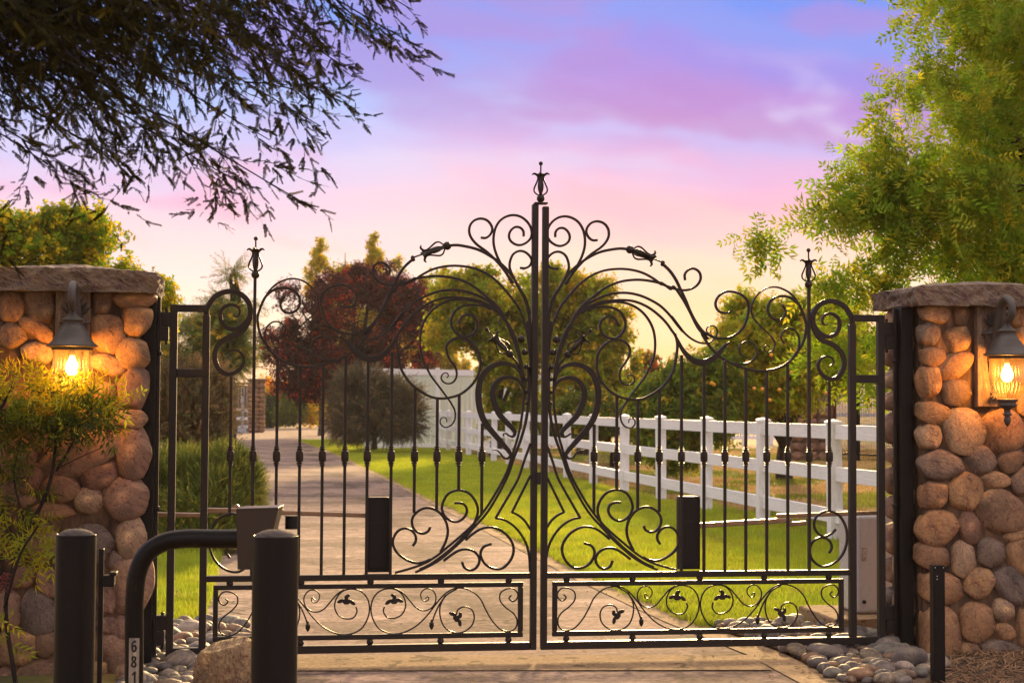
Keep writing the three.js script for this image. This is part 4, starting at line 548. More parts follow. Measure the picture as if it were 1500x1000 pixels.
const _M = new THREE.Matrix4(), _q = new THREE.Quaternion(), _q2 = new THREE.Quaternion(), _c = new THREE.Color(), UPV = V3(0, 1, 0);
function scatter(name, parent, geo, material, items, label) {  // items: [position, direction, scale, [r,g,b], spin]
  const im = shade(new THREE.InstancedMesh(geo, material, items.length));
  items.forEach(([p, d, s, c, spin], i) => { _q.setFromUnitVectors(UPV, d.clone().normalize()); _q2.setFromAxisAngle(UPV, spin); _q.multiply(_q2); _M.compose(p, _q, V3(s, s, s)); im.setMatrixAt(i, _M); im.setColorAt(i, _c.setRGB(c[0], c[1], c[2])); });
  im.name = name; im.userData.kind = 'stuff'; if (label) im.userData.label = label; parent.add(im); return im;
}
// blobs: [x, y, distance, half width, half height] as seen from the drive, turned into balls of foliage at that distance
const ball = ([x, y, d, rx, ry, rz]) => { const k = d / FOCAL; return { c: at(x, y, d), r: V3(rx * k, ry * k, (rz || rx) * k) }; };
function crownItems(blobs, o) {
  const r = rng(o.seed), B = blobs.map(b => b.c ? b : ball(b)), w = B.map(b => (b.r.x * b.r.y * b.r.z) ** 0.62), tot = w.reduce((a, b) => a + b, 0), out = []; let guard = 0;
  while (out.length < o.n && guard++ < o.n * 12) {
    let k = 0, q = r() * tot; while (k < B.length - 1 && (q -= w[k]) > 0) k++;
    const b = B[k], u = rv(r).normalize(), rr = (o.core ?? 0.25) + (1 - (o.core ?? 0.25)) * Math.sqrt(r()); if (u.y < -0.2 && r() < 0.35) continue;
    const edge = 1 + 0.55 * (fbm3(u.x * 1.7 + k * 3.1, u.y * 1.7, u.z * 1.7, o.seed % 50, 2) - 0.5) * (o.ragged ?? 1);
    const p = V3(u.x * b.r.x, u.y * b.r.y, u.z * b.r.z).multiplyScalar(rr * edge).add(b.c); if (p.y < (o.floor ?? 0.05)) continue;
    const f = o.freq ?? 2; const nn = fbm3(p.x * f, p.y * f, p.z * f, (o.seed % 40) + 3, 2); if (nn < (o.thr ?? 0.42)) continue;
    const d = u.clone().multiplyScalar(o.out ?? 0.6).add(rv(r, o.rand ?? 0.6)); d.y += o.lift ?? 0;
    const g = clamp((nn - 0.4) * 1.5 + 0.5 * (r() - 0.3)), T = o.tones, c = T[0].map((a, i) => mix(a, T[1][i], g) * (0.8 + 0.4 * r())); if (T[2] && r() < (o.accent ?? 0.12)) { c[0] = T[2][0]; c[1] = T[2][1]; c[2] = T[2][2]; }  // yellow accent tones put the sunlit look into the leaf colour
    out.push([p, d, (o.scale ?? 1) * (0.7 + 0.6 * r()), c, r() * 6.3]);
  }
  return out;
}
function tree(name, label, category, base, blobs, o) {       // trunk, limbs and a crown of sprigs
  const t = thing(name, label, category, [base.x, 0, base.z], o.group), r = rng(o.seed + 5); let B = blobs.map(ball)
  const loc = v => v.clone().sub(t.position), big = B;
  if (o.split) B = B.flatMap(b => Array.from({ length: o.split }, () => { const u = rv(r).normalize(), k = 0.34 + 0.24 * r(), f = 0.45 + 0.5 * r(); return { c: b.c.clone().add(V3(u.x * b.r.x, u.y * b.r.y, u.z * b.r.z).multiplyScalar(f)), r: b.r.clone().multiplyScalar(k) }; }));
  const b0 = V3(base.x, 0, base.z), fork = V3(base.x + (o.lean || 0), o.fork ?? 1.2, base.z), R = o.trunk ?? 0.12;
  if (!o.noTrunk) {
    mesh('trunk', tubeAlong([b0.clone().setY(-0.1), b0.clone().lerp(fork, 0.5).add(V3((r() - 0.5) * R, 0, 0)), fork].map(loc), [R * 1.35, R, R * 0.85], 10), o.bark || bark, t);
    const L = []; big.forEach((b, i) => { if (i >= (o.limbs ?? 9) || b.r.y < (o.limbMin ?? 0)) return; const e = b.c.clone().add(V3(0, b.r.y * 0.3, 0)), m = fork.clone().lerp(e, 0.5).add(V3((r() - 0.5) * 0.3, 0.12 * fork.distanceTo(e), (r() - 0.5) * 0.3)); L.push(tubeAlong([fork.clone().add(V3(0, -0.1, 0)), m, e].map(loc), [R * 0.62, R * 0.38 * (o.limbK ?? 1), R * 0.1 * (o.limbK ?? 1)], 7));
      for (let k = 0; k < 5; k++) { const s = m.clone().lerp(e, r()), u = rv(r).normalize(); u.y = Math.abs(u.y) * 0.6; L.push(tubeAlong([s, s.clone().add(u.clone().multiply(b.r).multiplyScalar(0.5)), s.clone().add(u.multiply(b.r).multiplyScalar(0.85))].map(loc), [R * 0.16, R * 0.1, R * 0.03], 5)); } });
    mesh('limbs', join(L), o.bark || bark, t);
  }
  scatter('crown', t, o.geo, o.mat, crownItems(B, o).map(a => [loc(a[0]), a[1], a[2], a[3], a[4]]));
  return t;
}
const leafy = leafMat([1, 1, 1], 0.55), leafyDry = leafMat([1, 1, 1], 0.3);
const gMaple = broadSprig(1, 9, 0.26, 0.115, 0.75), gMapleFar = broadSprig(2, 8, 0.5, 0.2, 0.75), gCitrus = broadSprig(3, 10, 0.26, 0.09, 0.45), gPinn = pinnateSprig(4, 4, 0.15, 0.058, 0.36, 0.4), gShrub = spikeSprig(5, 22, 0.32, 0.05, 0.3), gSpike = spikeSprig(6, 30, 0.13, 0.021, 0.22, 0.85), gPlum = broadSprig(7, 9, 0.32, 0.12, 0.55), gCedar = spikeSprig(8, 26, 0.34, 0.07, 0.16, 0.9);
const foot = (x, y) => { const d = V3((x - 750) / FOCAL, (500 - y) / FOCAL, -1).transformDirection(camInv), k = -camera.position.y / d.y; return camera.position.clone().addScaledVector(d, k); };
const under = (x, d) => at(x, 640, d).setY(0);

// --- the large tree on the right, its trunk hidden by the pillar
tree('shade_tree', 'large bright green tree with hanging compound leaves above the right pillar', 'tree', under(1700, 15.5),
  [[1450, 70, 13.5, 150, 110], [1405, 40, 13.5, 80, 50], [1352, 165, 13, 75, 66], [1425, 215, 13.5, 135, 105], [1490, 330, 14, 150, 120], [1335, 290, 12.8, 100, 80], [1262, 295, 12.8, 66, 55], [1255, 370, 13, 100, 55], [1172, 385, 13, 70, 42], [1112, 347, 13, 28, 14], [1215, 340, 13, 50, 40], [1235, 400, 13, 56, 36], [1290, 415, 13.1, 50, 36], [1180, 405, 13.2, 44, 26], [1150, 368, 13, 40, 20], [1280, 330, 12.8, 60, 50], [1225, 375, 12.9, 60, 30], [1260, 300, 12.9, 50, 40], [1310, 245, 13, 56, 46], [1490, 60, 12.6, 90, 80], [1470, 240, 12.6, 80, 70], [1440, 130, 12.6, 70, 60], [1210, 440, 13.3, 46, 44], [1262, 480, 13.3, 36, 50], [1480, 400, 13, 80, 60], [1370, 385, 13.2, 140, 62], [1235, 445, 13.4, 66, 40], [1270, 535, 13.6, 48, 70], [1205, 500, 14, 45, 38], [1480, 180, 15, 160, 130], [1650, 100, 14.5, 200, 190, 300], [1680, 330, 15, 240, 200, 300], [1600, -160, 14.5, 260, 170, 300], [1420, -90, 14, 170, 100], [1850, 150, 16, 200, 250, 300], [1500, 440, 14.5, 150, 70]],
  { seed: 301, split: 9, n: 23000, geo: gPinn, mat: leafy, tones: [[0.17, 0.27, 0.015], [0.46, 0.54, 0.03], [0.62, 0.56, 0.03]], accent: 0.08, trunk: 0.24, limbK: 0.3, limbMin: 0.36, fork: 2.2, limbs: 18, freq: 2.2, thr: 0.465, out: 0.45, rand: 0.5, lift: -0.45, core: 0.1, ragged: 1.2 });

// --- trees behind, from left to right
tree('garden_tree', 'sunlit yellow green tree rising behind the left stone pillar', 'tree', under(90, 24),
  [[40, 365, 24, 100, 50], [130, 355, 24, 55, 40], [95, 330, 23.5, 42, 26], [142, 330, 24, 20, 26], [178, 352, 24, 16, 34], [60, 420, 24, 110, 60], [-70, 370, 24, 90, 60], [205, 385, 24, 16, 22], [232, 400, 23, 22, 38], [228, 450, 23, 26, 50], [-150, 430, 25, 100, 70]],
  { seed: 311, split: 7, limbMin: 0.42, scale: 0.6, n: 11000, geo: gMaple, mat: leafy, tones: [[0.15, 0.24, 0.012], [0.46, 0.50, 0.02], [0.75, 0.58, 0.02]], accent: 0.25, trunk: 0.16, fork: 1.1, freq: 1.4, thr: 0.40, core: 0.3 });
{ // deodar cedar with hanging tiers
  const B = [], r = rng(4); for (let k = 0; k < 20; k++) { const y = 395 + k * 7.4, w = 6 + 3.3 * k; B.push([340 + (r() - 0.5) * w * 0.8 - (k > 6 ? (k - 6) * 3.4 : 0), y, 30 + (r() - 0.5), w * (0.6 + 0.4 * r()), 5 + 0.4 * k]); } B.push([270, 500, 30, 42, 40], [262, 540, 30, 45, 40], [330, 535, 30, 34, 24]);
  const t = tree('cedar_tree', 'grey green cedar with a thin drooping tip behind the left gate scroll', 'tree', under(330, 30.2), B, { seed: 321, n: 6000, geo: gCedar, mat: leafyDry, tones: [[0.10, 0.15, 0.05], [0.30, 0.30, 0.07], [0.6, 0.42, 0.05]], accent: 0.15, trunk: 0.16, fork: 2.4, limbs: 26, freq: 2, thr: 0.44, out: 0.9, lift: -0.35, rand: 0.4, ragged: 1.5, core: 0.15, bark: darkBark });
}
tree('plum_tree', 'dark red purple leaved plum tree behind the left gate leaf', 'tree', under(520, 60),
  [[440, 470, 60, 52, 48], [520, 448, 60, 70, 48], [585, 455, 60, 60, 46], [618, 505, 60, 48, 46], [600, 460, 60, 44, 36], [525, 515, 60, 84, 46], [440, 535, 60, 56, 46], [412, 500, 60, 28, 36], [545, 410, 60, 30, 24], [580, 540, 60, 46, 24], [470, 565, 60, 44, 22]],
  { seed: 331, split: 7, n: 11000, scale: 0.85, geo: gPlum, mat: leafMat([1, 1, 1], 0.35), tones: [[0.045, 0.014, 0.018], [0.10, 0.02, 0.022], [0.45, 0.05, 0.02]], accent: 0.11, trunk: 0.22, fork: 1.1, freq: 0.8, thr: 0.36, core: 0.2, bark: darkBark });
{
  const spec = [[470, 352], [508, 362], [548, 348], [580, 372], [620, 405], [652, 392]].map(([m, top], i) => { const q = rng(70 + i), w = 0.8 + 0.5 * q(), k = (a, b) => m + (q() - 0.5) * 8 + a; return [[k(0), top + 12, 5 * w, 13], [k(-4), top + 30, 9 * w, 18], [k(6), top + 44, 10 * w, 20], [k(-9), top + 64, 15 * w, 24], [k(8), top + 84, 18 * w, 26], [k(-14), top + 50, 5 * w, 14], [k(15), top + 66, 6 * w, 16], [k(0), top + 120, 26 * w, 36]]; });
  const names = ['left of the dark plum tree', 'just left of the plum tree top', 'directly above the plum tree top', 'right of the plum tree top', 'low and broad behind the plum tree', 'between plum tree and round scroll'];
  spec.forEach((s, i) => { const m = [470, 508, 548, 580, 620, 652][i]; tree('poplar_tree', `far yellow green upright tree tip, ${names[i]}`, 'tree', under(m, 78 + i), [...s.map(q => [q[0], q[1], 78 + i, q[2], q[3]]), [m, 530, 78 + i, 36, 50]], { seed: 340 + i, split: 4, n: 2600, scale: 0.55, geo: gMapleFar, mat: leafy, tones: [[0.30, 0.28, 0.015], [0.75, 0.6, 0.03], [0.8, 0.6, 0.05]], accent: 0.2, trunk: 0.14, fork: 1.5, freq: 0.7, thr: 0.38, lift: 0.5, core: 0.1, ragged: 1.6 }); });
}
tree('orchard_tree', 'tall yellow green tree seen through the left heart scroll', 'tree', under(725, 47),
  [[700, 450, 47, 60, 46], [745, 470, 47, 46, 60], [705, 500, 47, 46, 40], [665, 480, 47, 40, 34], [755, 555, 47, 44, 52], [738, 605, 47, 34, 36], [690, 425, 47, 30, 30], [770, 520, 47, 40, 60], [755, 430, 48, 26, 40]],
  { seed: 351, split: 8, n: 9500, geo: gMapleFar, mat: leafy, tones: [[0.17, 0.23, 0.01], [0.60, 0.56, 0.02], [0.62, 0.42, 0.03]], accent: 0.12, scale: 0.5, trunk: 0.16, fork: 1.0, freq: 1.1, thr: 0.42, core: 0.12, ragged: 1.6 });
tree('orchard_tree', 'tall yellow green tree seen through the right heart scroll', 'tree', under(855, 48),
  [[850, 440, 48, 45, 42], [880, 480, 48, 46, 46], [838, 505, 48, 50, 46], [905, 530, 48, 34, 36], [860, 560, 48, 62, 40], [820, 460, 48, 30, 40], [890, 585, 48, 44, 34], [830, 600, 48, 44, 30], [815, 410, 48, 18, 22]],
  { seed: 352, split: 8, n: 9000, geo: gMapleFar, mat: leafy, tones: [[0.17, 0.23, 0.01], [0.64, 0.58, 0.02], [0.62, 0.42, 0.03]], accent: 0.14, scale: 0.5, trunk: 0.16, fork: 1.0, freq: 1.1, thr: 0.42, core: 0.12, ragged: 1.6 });
tree('orchard_tree', 'small far tree with reddish tips right of the round scroll on the right leaf', 'tree', under(950, 55), [[935, 560, 55, 30, 30], [955, 590, 55, 40, 30], [920, 590, 55, 34, 26]], { seed: 353, split: 6, n: 1600, geo: gMapleFar, mat: leafy, tones: [[0.12, 0.11, 0.012], [0.3, 0.2, 0.02], [0.5, 0.13, 0.03]], accent: 0.3, scale: 0.6, trunk: 0.1, fork: 0.8, freq: 0.9, thr: 0.4 });
tree('orchard_tree', 'low dense dark green tree behind the white fence under the crescent scroll', 'tree', foot(985, 688),
  [[985, 600, 29, 44, 44], [950, 605, 29, 30, 40], [1020, 590, 29, 40, 42], [975, 650, 29, 44, 38], [1000, 560, 29, 24, 20], [1040, 560, 29, 30, 34], [1030, 625, 29, 36, 34]],
  { seed: 354, split: 7, n: 4600, geo: gCitrus, mat: leafy, tones: [[0.10, 0.17, 0.015], [0.32, 0.36, 0.025], [0.5, 0.42, 0.03]], accent: 0.08, trunk: 0.09, fork: 0.5, freq: 1.3, thr: 0.38, core: 0.25, scale: 1.1 });
tree('orchard_tree', 'low dark green bush tree far behind the middle of the white fence', 'tree', under(900, 38), [[880, 610, 38, 60, 26], [940, 600, 38, 50, 30], [830, 612, 38, 40, 24]], { seed: 355, split: 7, n: 3000, geo: gCitrus, mat: leafy, tones: [[0.10, 0.14, 0.012], [0.32, 0.30, 0.02], [0.6, 0.42, 0.03]], accent: 0.1, trunk: 0.08, fork: 0.5, freq: 1.1, thr: 0.38, scale: 1.4 });
{ // citrus with fruit
  const base = foot(1150, 704), B = [[1110, 515, 30, 56, 56], [1150, 490, 30, 60, 52], [1080, 565, 30, 48, 50], [1145, 555, 30, 56, 46], [1205, 540, 30, 50, 52], [1100, 470, 30, 40, 36], [1195, 480, 30, 46, 44], [1060, 530, 30, 30, 44], [1090, 600, 30, 44, 30], [1240, 520, 30.5, 40, 60]];
  const t = tree('citrus_tree', 'citrus tree hung with oranges behind the right part of the white fence', 'tree', base, B, { seed: 361, split: 8, n: 7800, geo: gCitrus, mat: leafy, tones: [[0.20, 0.27, 0.012], [0.60, 0.58, 0.025], [0.6, 0.42, 0.03]], accent: 0.14, trunk: 0.14, fork: 0.75, freq: 1.2, thr: 0.40, core: 0.2, scale: 1.1 });
  const r = rng(9), fm = mat([0.75, 0.33, 0.03], 0.6), fg = sphere(0.036, 0, 0, 0, 10, 8);
  for (const [x, y] of [[1046, 563], [1051, 562], [1043, 561], [1117, 570], [1142, 571], [1105, 569], [1128, 586], [1080, 590], [1160, 545], [1095, 530], [1185, 560], [1070, 610], [1210, 575], [1130, 520], [1060, 585]]) mesh('orange', fg, fm, t, at(x, y, 28.4 + 0.5 * r()).sub(t.position).toArray());
}
// --- shrubs
function shrub(name, label, category, base, blobs, o) { return tree(name, label, category, base, blobs, { noTrunk: !o.fork, ...o }); }
shrub('rosemary_bush', 'green upright rosemary bush behind the left gate leaf and keypad', 'bush', foot(318, 812),
  [[300, 735, 15.9, 86, 68], [250, 730, 15.9, 60, 68], [345, 735, 15.9, 42, 68], [300, 780, 15.9, 86, 34], [215, 740, 16.2, 70, 70], [275, 705, 15.9, 50, 46], [350, 705, 15.9, 26, 40], [325, 695, 15.9, 40, 42], [160, 750, 16.4, 60, 66]],
  { seed: 401, n: 34000, geo: gSpike, mat: leafyDry, tones: [[0.09, 0.13, 0.025], [0.30, 0.31, 0.05], [0.55, 0.50, 0.08]], accent: 0.1, freq: 6, thr: 0.38, lift: 0.55, out: 0.55, rand: 0.55, core: 0.5, ragged: 0.5, scale: 0.9 });
shrub('tall_hedge_shrub', 'brownish green clipped tall shrub behind the rosemary bush', 'bush', under(285, 26), [[275, 590, 26, 52, 52], [318, 600, 26, 18, 42], [250, 620, 26, 50, 40], [285, 640, 26, 46, 30], [300, 570, 26, 30, 26], [225, 590, 26, 50, 50]],
  { seed: 402, n: 5200, geo: gShrub, mat: leafyDry, tones: [[0.14, 0.11, 0.05], [0.30, 0.22, 0.10], [0.36, 0.22, 0.10]], freq: 2, thr: 0.33, lift: 0.6, core: 0.4, ragged: 0.4 });
shrub('grey_shrub', 'dark olive grey rounded shrub before the pale green board fence', 'bush', foot(548, 661), [[544, 592, 49, 56, 44], [515, 600, 49, 32, 46], [582, 600, 49, 40, 46], [550, 618, 49, 56, 28], [502, 615, 49, 24, 28], [602, 615, 49, 18, 26], [530, 565, 49, 40, 22]],
  { seed: 403, n: 7200, geo: gShrub, mat: leafyDry, tones: [[0.08, 0.07, 0.04], [0.20, 0.17, 0.09], [0.32, 0.22, 0.10]], fork: 0.5, trunk: 0.09, freq: 1.6, thr: 0.36, scale: 1.2, core: 0.3, bark: darkBark });
const hedges = [['round dark green clipped hedge at the far end of the drive', 424, 597, 16, 16, [[0.12, 0.16, 0.01], [0.30, 0.30, 0.012]], 1], ['small yellow sunlit clipped bush at the far end of the drive', 458, 604, 12, 11, [[0.7, 0.5, 0.01], [0.85, 0.65, 0.015]], 2], ['narrow dark green hedge next to the far stone pier', 393, 602, 10, 16, [[0.03, 0.07, 0.012], [0.09, 0.13, 0.015]], 3], ['orange red leaved bush above the far round hedge', 428, 575, 24, 10, [[0.55, 0.16, 0.02], [0.8, 0.28, 0.02]], 4], ['golden yellow bush behind the far stone pier', 392, 575, 20, 20, [[0.6, 0.36, 0.01], [0.85, 0.5, 0.012]], 5], ['pale golden far bush left of the grey shrub', 462, 580, 20, 14, [[0.4, 0.26, 0.03], [0.6, 0.4, 0.05]], 6]];
for (const [label, x, y, rx, ry, tones, k] of hedges) shrub('far_hedge', label, 'hedge', under(x, 100 + k), [[x, y, 100 + k, rx, ry], [x - rx * 0.4, y + ry * 0.4, 100 + k, rx * 0.7, ry * 0.7], [x + rx * 0.4, y + ry * 0.4, 100 + k, rx * 0.7, ry * 0.7]], { seed: 420 + k, n: k === 1 || k === 3 ? 800 : 300, geo: gMapleFar, mat: leafy, tones, freq: 0.6, thr: 0.3, core: 0.5, scale: 0.9, ragged: 0.4 });

// --- heavenly bamboo in front of the left pillar
{
  const base = at(20, 1120, 8.3).setY(0), t = thing('nandina_bush', 'leafy heavenly bamboo bush with red berries before the left pillar', 'bush', [base.x, 0, base.z]), loc = v => v.clone().sub(t.position), D = 8.35, p = (x, y, d = D) => at(x, y, d);
  const stems = [[[base, p(8, 880), p(30, 800), p(70, 715), p(82, 640), p(86, 580)], 0.012], [[p(82, 690), p(105, 650), p(120, 615), p(150, 580)], 0.007], [[p(86, 685), p(120, 668), p(150, 655)], 0.003], [[base.clone().add(V3(-0.1, 0, 0.1)), p(-40, 820), p(-20, 650), p(20, 560)], 0.011], [[p(40, 780), p(20, 700), p(30, 640)], 0.006], [[p(6, 890, 8.1), p(30, 810, 8.0), p(55, 770, 7.95)], 0.008], [[base.clone().add(V3(-0.15, 0, -0.1)), p(-90, 800), p(-80, 600)], 0.012]];
  mesh('stems', join(stems.map(([l, r]) => tubeAlong(l.map(loc), [r, r * 0.85, r * 0.6], 7))), darkBark, t);
  const g1 = pinnateSprig(31, 4, 0.17, 0.062, 0.27, 0.25), items = [], r = rng(66);
  const put = (x, y, rx, ry, n, lift, tones, dd = 0.3, sc = 1) => { for (let k = 0; k < n; k++) { const a = r() * 6.283, q = Math.sqrt(r()), P = at(x - 14 + Math.cos(a) * q * rx, y + Math.sin(a) * q * ry, D + (r() - 0.5) * dd), d = V3((r() - 0.5) * 1.6 + (P.x - base.x) * 0.5, lift + (r() - 0.5) * 0.9, (r() - 0.4) * 1.6), c = tones[Math.floor(r() * tones.length)], v = 0.7 + 0.6 * r(); items.push([loc(P), d, 0.8 * sc * (0.6 + 0.55 * r()), c.map(z => z * v), r() * 6.3]); } };
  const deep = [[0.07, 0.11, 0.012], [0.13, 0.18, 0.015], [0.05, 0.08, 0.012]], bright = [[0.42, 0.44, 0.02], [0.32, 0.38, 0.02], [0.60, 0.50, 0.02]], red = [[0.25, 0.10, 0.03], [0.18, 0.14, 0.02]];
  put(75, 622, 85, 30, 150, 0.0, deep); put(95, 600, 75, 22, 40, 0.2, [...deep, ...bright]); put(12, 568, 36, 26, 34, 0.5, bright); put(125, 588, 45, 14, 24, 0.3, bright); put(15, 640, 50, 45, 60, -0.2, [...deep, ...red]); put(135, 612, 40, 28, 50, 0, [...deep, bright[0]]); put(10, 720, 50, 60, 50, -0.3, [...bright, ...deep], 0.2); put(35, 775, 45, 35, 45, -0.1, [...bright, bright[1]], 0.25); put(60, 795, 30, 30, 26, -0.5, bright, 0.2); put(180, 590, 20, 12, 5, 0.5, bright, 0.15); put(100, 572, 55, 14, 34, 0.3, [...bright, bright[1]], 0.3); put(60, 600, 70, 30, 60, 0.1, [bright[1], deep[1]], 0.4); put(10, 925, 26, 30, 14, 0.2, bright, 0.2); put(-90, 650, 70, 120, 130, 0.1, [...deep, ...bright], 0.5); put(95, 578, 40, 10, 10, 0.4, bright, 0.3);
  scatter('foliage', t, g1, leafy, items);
  const bm = mat([0.14, 0.012, 0.010], 0.45), bg = []; for (let k = 0; k < 70; k++) bg.push(sphere(0.0045, (r() - 0.5) * 0.05, -0.1 * r(), (r() - 0.5) * 0.05, 8, 6));
  const bc = join(bg); mesh('berries', bc, bm, t, loc(p(8, 838, 8.1)).toArray()); mesh('berries', bc, bm, t, loc(p(160, 625, 8.25)).toArray()).scale.setScalar(0.7);
}
// --- conifer whose boughs hang in from the upper left
{
  const t = thing('redwood_tree', 'dark conifer whose needle boughs hang in from the upper left', 'tree', [-7.2, 0, 3.2]), loc = v => v.clone().sub(t.position), r = rng(88), L = [], items = [];
  mesh('trunk', tubeAlong([V3(0, -0.2, 0), V3(0.05, 2, 0), V3(0, 5, 0.1), V3(0.1, 8.4, 0)], [0.5, 0.4, 0.3, 0.12], 14), bark, t);
  const trunk = V3(-7.1, 4.5, 3.25);
  // boughs: end point as seen from the drive, distance, height of the start on the trunk
  const ends = [[615, 70, 5.6, 4.6], [605, 15, 6.2, 5.0], [560, -60, 5.4, 5.2], [500, 150, 5.5, 4.4], [470, 60, 6.4, 4.9], [470, 185, 6.3, 4.3, 1], [450, 300, 5.9, 4.0, 1], [395, 205, 6.8, 4.2, 1], [370, 150, 5.2, 4.6], [345, 265, 5.5, 3.9, 1], [300, 90, 6.0, 4.8], [245, 180, 5.0, 4.5, 1], [200, 120, 5.8, 4.7], [150, 50, 5.2, 4.9], [190, 245, 6.2, 3.8, 1], [100, 160, 5.6, 4.5, 1], [130, 262, 5.4, 3.7, 1], [70, 240, 5.9, 3.9, 1], [30, 90, 5.2, 4.7], [-20, 320, 5.6, 3.3, 1], [350, 10, 5.0, 5.2], [200, 0, 6.4, 5.2], [60, 10, 6.0, 5.0], [440, 100, 5.0, 4.8], [-60, 110, 5.6, 4.5], [260, 50, 5.6, 5.0], [400, 0, 6.4, 5.2], [500, 95, 6.0, 4.9], [20, 50, 5.6, 4.9], [120, 90, 5.4, 4.8], [60, 110, 6.2, 4.7], [230, 100, 5.2, 4.8], [320, 40, 6.6, 5.0], [160, 30, 6.0, 5.0], [90, 60, 5.0, 4.9], [40, 130, 5.6, 4.6], [110, 20, 5.4, 5.2], [210, 60, 6.2, 4.9], [280, 0, 5.2, 5.3], [0, 0, 5.8, 5.2], [-40, 60, 5.2, 4.8], [180, 100, 6.6, 4.7], [330, 90, 5.6, 4.8], [380, 60, 6.0, 5.0], [140, 130, 6.0, 4.6], [260, 130, 6.4, 4.6, 1], [440, 30, 5.4, 5.2], [540, 40, 5.8, 5.0], [10, 170, 5.2, 4.4, 1]];
  const twigs = [0, 1, 2].map(k => needleTwig(50 + k, 0.06 + 0.014 * k, 0.0145)), sets = [[], [], []];
  const addTwig = (p, d, s) => { const v = 0.6 + 0.8 * r(); sets[Math.floor(r() * 3)].push([loc(p), d, s, r() < 0.08 ? [0.10 * v, 0.08 * v, 0.008] : [0.026 * v, 0.025 * v, 0.004 * v], r() * 6.3]); };  // a few twigs are coloured warmer, as though the sun lit them
  const branch = (s, dir, len, lvl) => {                     // wandering, drooping, forking spray
    const pts = [s.clone()], d = dir.clone().normalize(), n = Math.max(2, Math.round(len / 0.045)); let p = s.clone();
    for (let k = 0; k < n; k++) {
      d.add(rv(r, 0.30)).add(V3(0, -0.035 - 0.02 * lvl * r(), 0)).normalize(); p = p.clone().addScaledVector(d, len / n); pts.push(p);
      if (lvl > 0 && r() < 0.62) { const sd = V3(-d.z, (r() - 0.5) * 0.5, d.x).multiplyScalar((k % 2 ? 1 : -1) * (0.6 + 0.5 * r())), q = d.clone().multiplyScalar(0.8).add(sd).add(V3(0, -0.25 * r(), 0)); if (lvl === 2) branch(p, q, (0.10 + 0.34 * (1 - k / n)) * (0.5 + 0.8 * r()), 1); else branch(p, q, 0.05 + 0.10 * r(), 0); }
      if (lvl < 2) { addTwig(p, d.clone().add(rv(r, 0.5)), 0.30 + 0.40 * r()); if (r() < 0.5) addTwig(p, d.clone().add(rv(r, 0.9)), 0.3 + 0.35 * r()); }
    }
    addTwig(p.clone().addScaledVector(d, -0.03), d, 0.8);
    if (lvl > 0) L.push(tubeAlong(pts.map(loc), lvl === 2 ? [0.005, 0.003, 0.0012] : [0.0022, 0.0015, 0.0007], lvl === 2 ? 5 : 3, pts.length));
  };
  for (const [x, y, d, h, lace] of ends) {
    const e = at(x, y, d), s = trunk.clone().setY(h), mid = s.clone().lerp(e, 0.5).add(V3(0, 0.32, (r() - 0.5) * 0.3)), pre = s.clone().lerp(e, 0.80).add(V3(0.02, 0.24, (r() - 0.5) * 0.2)), c = new THREE.CatmullRomCurve3([s, mid, pre, e], false, 'centripetal'), len = c.getLength();
    L.push(tubeAlong([s, mid, pre, e].map(loc), [0.03, 0.014, 0.006, 0.002], 6, 24));
    const low = lace ? 1 : 0.5 * step(60, 200, y), n = Math.round(len / mix(0.115, 0.20, low));
    for (let k = Math.floor(n * 0.45); k <= n; k++) { const u = Math.min(1, (k + r()) / (n + 1)), p = c.getPoint(u), dir = c.getTangent(u), sd = V3(-dir.z, 0, dir.x).multiplyScalar((k % 2 ? 1 : -1) * (0.4 + 0.7 * r())); branch(p, dir.clone().multiplyScalar(0.8).add(sd).add(V3(0, 0.12 - 0.45 * r(), 0)), (0.09 + mix(0.26, 0.13, low) * (1 - u)) * (0.6 + 0.8 * r()), u > 0.93 || r() < 0.3 * low ? 1 : 2); }
    branch(e.clone().addScaledVector(c.getTangent(1), -0.16), c.getTangent(1), 0.16, 1);
  }
  mesh('boughs', join(L), darkBark, t);
  const nm = leafMat([1, 1, 1], 0.2); sets.forEach((s, i) => scatter('needles', t, twigs[i], nm, s));
  // the rest of its crown, above and behind the camera
  const B = []; for (let k = 0; k < 26; k++) { const a = k * 2.4, h = 4.2 + k * 0.2, R = 3.4 - k * 0.09; B.push({ c: V3(-7.1 + Math.cos(a) * R * 0.62, h + 0.5, 3.3 + Math.sin(a) * R * 0.62), r: V3(1.2, 0.55, 1.2) }); }
  scatter('crown', t, gCedar, leafMat([1, 1, 1], 0.2), crownItems(B, { seed: 90, n: 6000, tones: [[0.03, 0.045, 0.012], [0.06, 0.07, 0.016]], freq: 1.2, thr: 0.4, scale: 1.5, lift: -0.3 }).map(a => [loc(a[0]), ...a.slice(1)]));
}
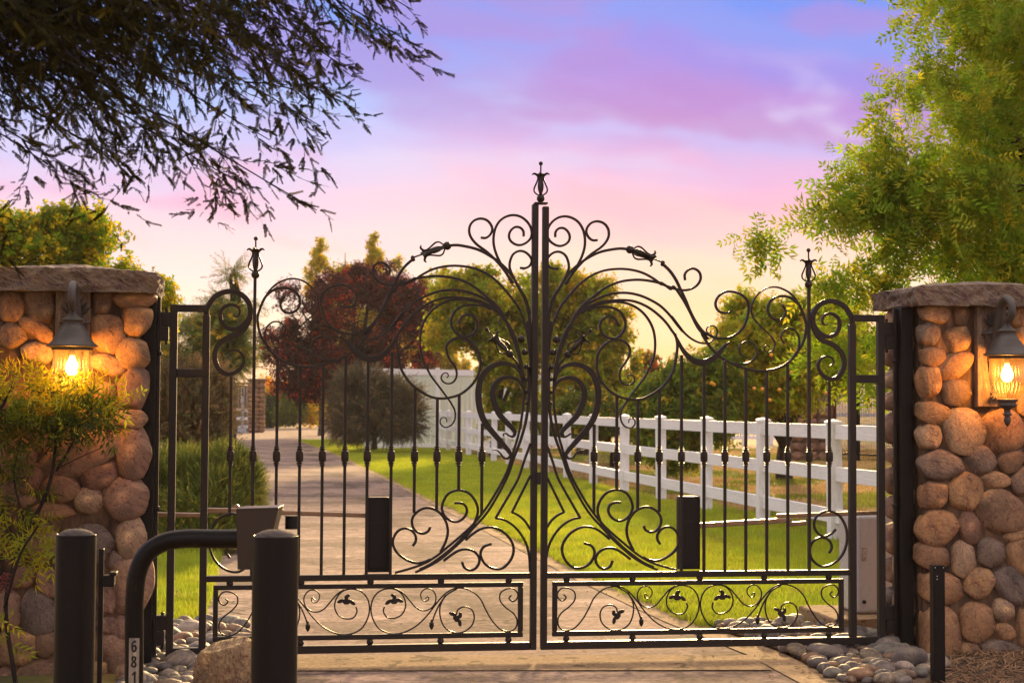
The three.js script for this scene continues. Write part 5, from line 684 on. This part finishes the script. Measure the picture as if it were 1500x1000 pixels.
// --- grass
{
  const r = rng(123), mkTuft = (seed, n, h, w, spread) => { const q = rng(seed), P = [], I = []; for (let k = 0; k < n; k++) { const x = (q() - 0.5) * spread, z = (q() - 0.5) * spread, a = q() * 6.3, hh = h * (0.6 + 0.6 * q()), lx = (q() - 0.5) * hh * 0.8, lz = (q() - 0.5) * hh * 0.8, b = P.length / 3, dx = Math.cos(a) * w / 2, dz = Math.sin(a) * w / 2; P.push(x - dx, 0, z - dz, x + dx, 0, z + dz, x - dx * 0.8 + lx * 0.4, hh * 0.6, z - dz * 0.8 + lz * 0.4, x + dx * 0.8 + lx * 0.4, hh * 0.6, z + dz * 0.8 + lz * 0.4, x + lx, hh, z + lz); I.push(b, b + 1, b + 2, b + 1, b + 3, b + 2, b + 2, b + 3, b + 4); } const g = new THREE.BufferGeometry(); g.setAttribute('position', new THREE.Float32BufferAttribute(P, 3)); g.setIndex(I); const o = g.toNonIndexed(); o.computeVertexNormals(); return o; };
  const near = mkTuft(1, 26, 0.045, 0.0035, 0.085), far = mkTuft(2, 30, 0.05, 0.009, 0.24), gm = leafMat([1, 1, 1], 0.45);
  const edgeX = z => { for (let k = 1; k < RE.length; k++) if (z >= RE[k][1]) return mix(RE[k][0], RE[k - 1][0], (z - RE[k][1]) / (RE[k - 1][1] - RE[k][1])); return 0; };
  const green = (x, z) => { const k = fbm3(x * 1.3, 0, z * 1.3, 5, 3), v = 0.75 + 0.5 * r(); return r() < 0.07 ? [0.42 * v, 0.34 * v, 0.09 * v] : [mix(0.32, 0.54, k) * v, mix(0.44, 0.56, k) * v, 0.035 * v]; };
  const A = [], Bf = [], lay = (x, z, s) => { (z > -14 ? A : Bf).push([V3(x, 0.008, z), V3(0, 1, 0), s, green(x, z), r() * 6.3]); };
  for (let i = 0; i < 42000; i++) { const z = -1.2 - 13 * r() ** 1.15 + 0.06 * (r() - 0.5), x0 = edgeX(z) + 0.19 - 0.05 * r() * r(); lay(x0 + (4.9 - x0) * r(), z, 0.7 + 0.7 * r()); }
  for (let i = 0; i < 16000; i++) { const z = -14 - 44 * r() ** 1.2, x0 = edgeX(z) + 0.2; lay(x0 + (4.5 - x0) * r(), z, 0.7 + 0.6 * r()); }
  for (let i = 0; i < 9000; i++) { const z = -1.5 - 6.2 * r(); lay(-1.94 - 1.7 * r(), z, 0.8 + 0.7 * r()); }
  A.forEach(q => { if (r() < 0.06) q[2] *= 1.6; }); scatter('grass', scene, near, gm, A, 'short green lawn grass near the gate'); scatter('grass', scene, far, gm, Bf, 'short green lawn grass along the far lawn'); scene.children.filter(o => o.name === 'grass').forEach((o, i) => { if (i) o.name = 'grass_001'; });
  const dry = [], dm = leafMat([1, 1, 1], 0.3);
  for (let i = 0; i < 16000; i++) { const z = -5 - 40 * r() ** 1.3, x = 4.5 + (6 + 0.35 * -z) * r(), k = fbm3(x * 0.5, 0, z * 0.5, 8, 3), v = 0.7 + 0.6 * r(); dry.push([V3(x, 0.004, z), V3(0, 1, 0), 0.6 + 0.9 * r(), k > 0.54 ? [0.24 * v, 0.27 * v, 0.04 * v] : [0.5 * v, 0.36 * v, 0.15 * v], r() * 6.3]); }
  const lit = [], lg = new Leaves().leaf(V3(0, 0, 0), V3(0, 0, 1), V3(0, 1, 0), 1, 0.45, 0.2, 0.2).geo();
  for (let i = 0; i < 420; i++) { const z = 1.2 - 9 * r() ** 2, e = edgeX(z), x = r() < 0.6 ? e + 0.15 - 0.5 * r() ** 2 : -1.6 + (e + 1.6) * r(), v = 0.5 + 0.7 * r(); lit.push([V3(x, 0.018, z), V3((r() - 0.5) * 0.4, 1, (r() - 0.5) * 0.4), 0.012 + 0.022 * r(), [0.34 * v, 0.22 * v, 0.08 * v], r() * 6.3]); }
  scatter('leaf_litter', scene, lg, dm, lit, 'small dry leaves blown along the driveway edge');
  const dg = scatter('dry_grass', scene, far, dm, dry, 'dry straw coloured grass behind the white fence');
}

// thin evening haze that the low sun lights
scene.fog = new THREE.FogExp2(new THREE.Color().setRGB(1, 0.88, 0.74), 0.0004);
renderer.render(scene, camera);
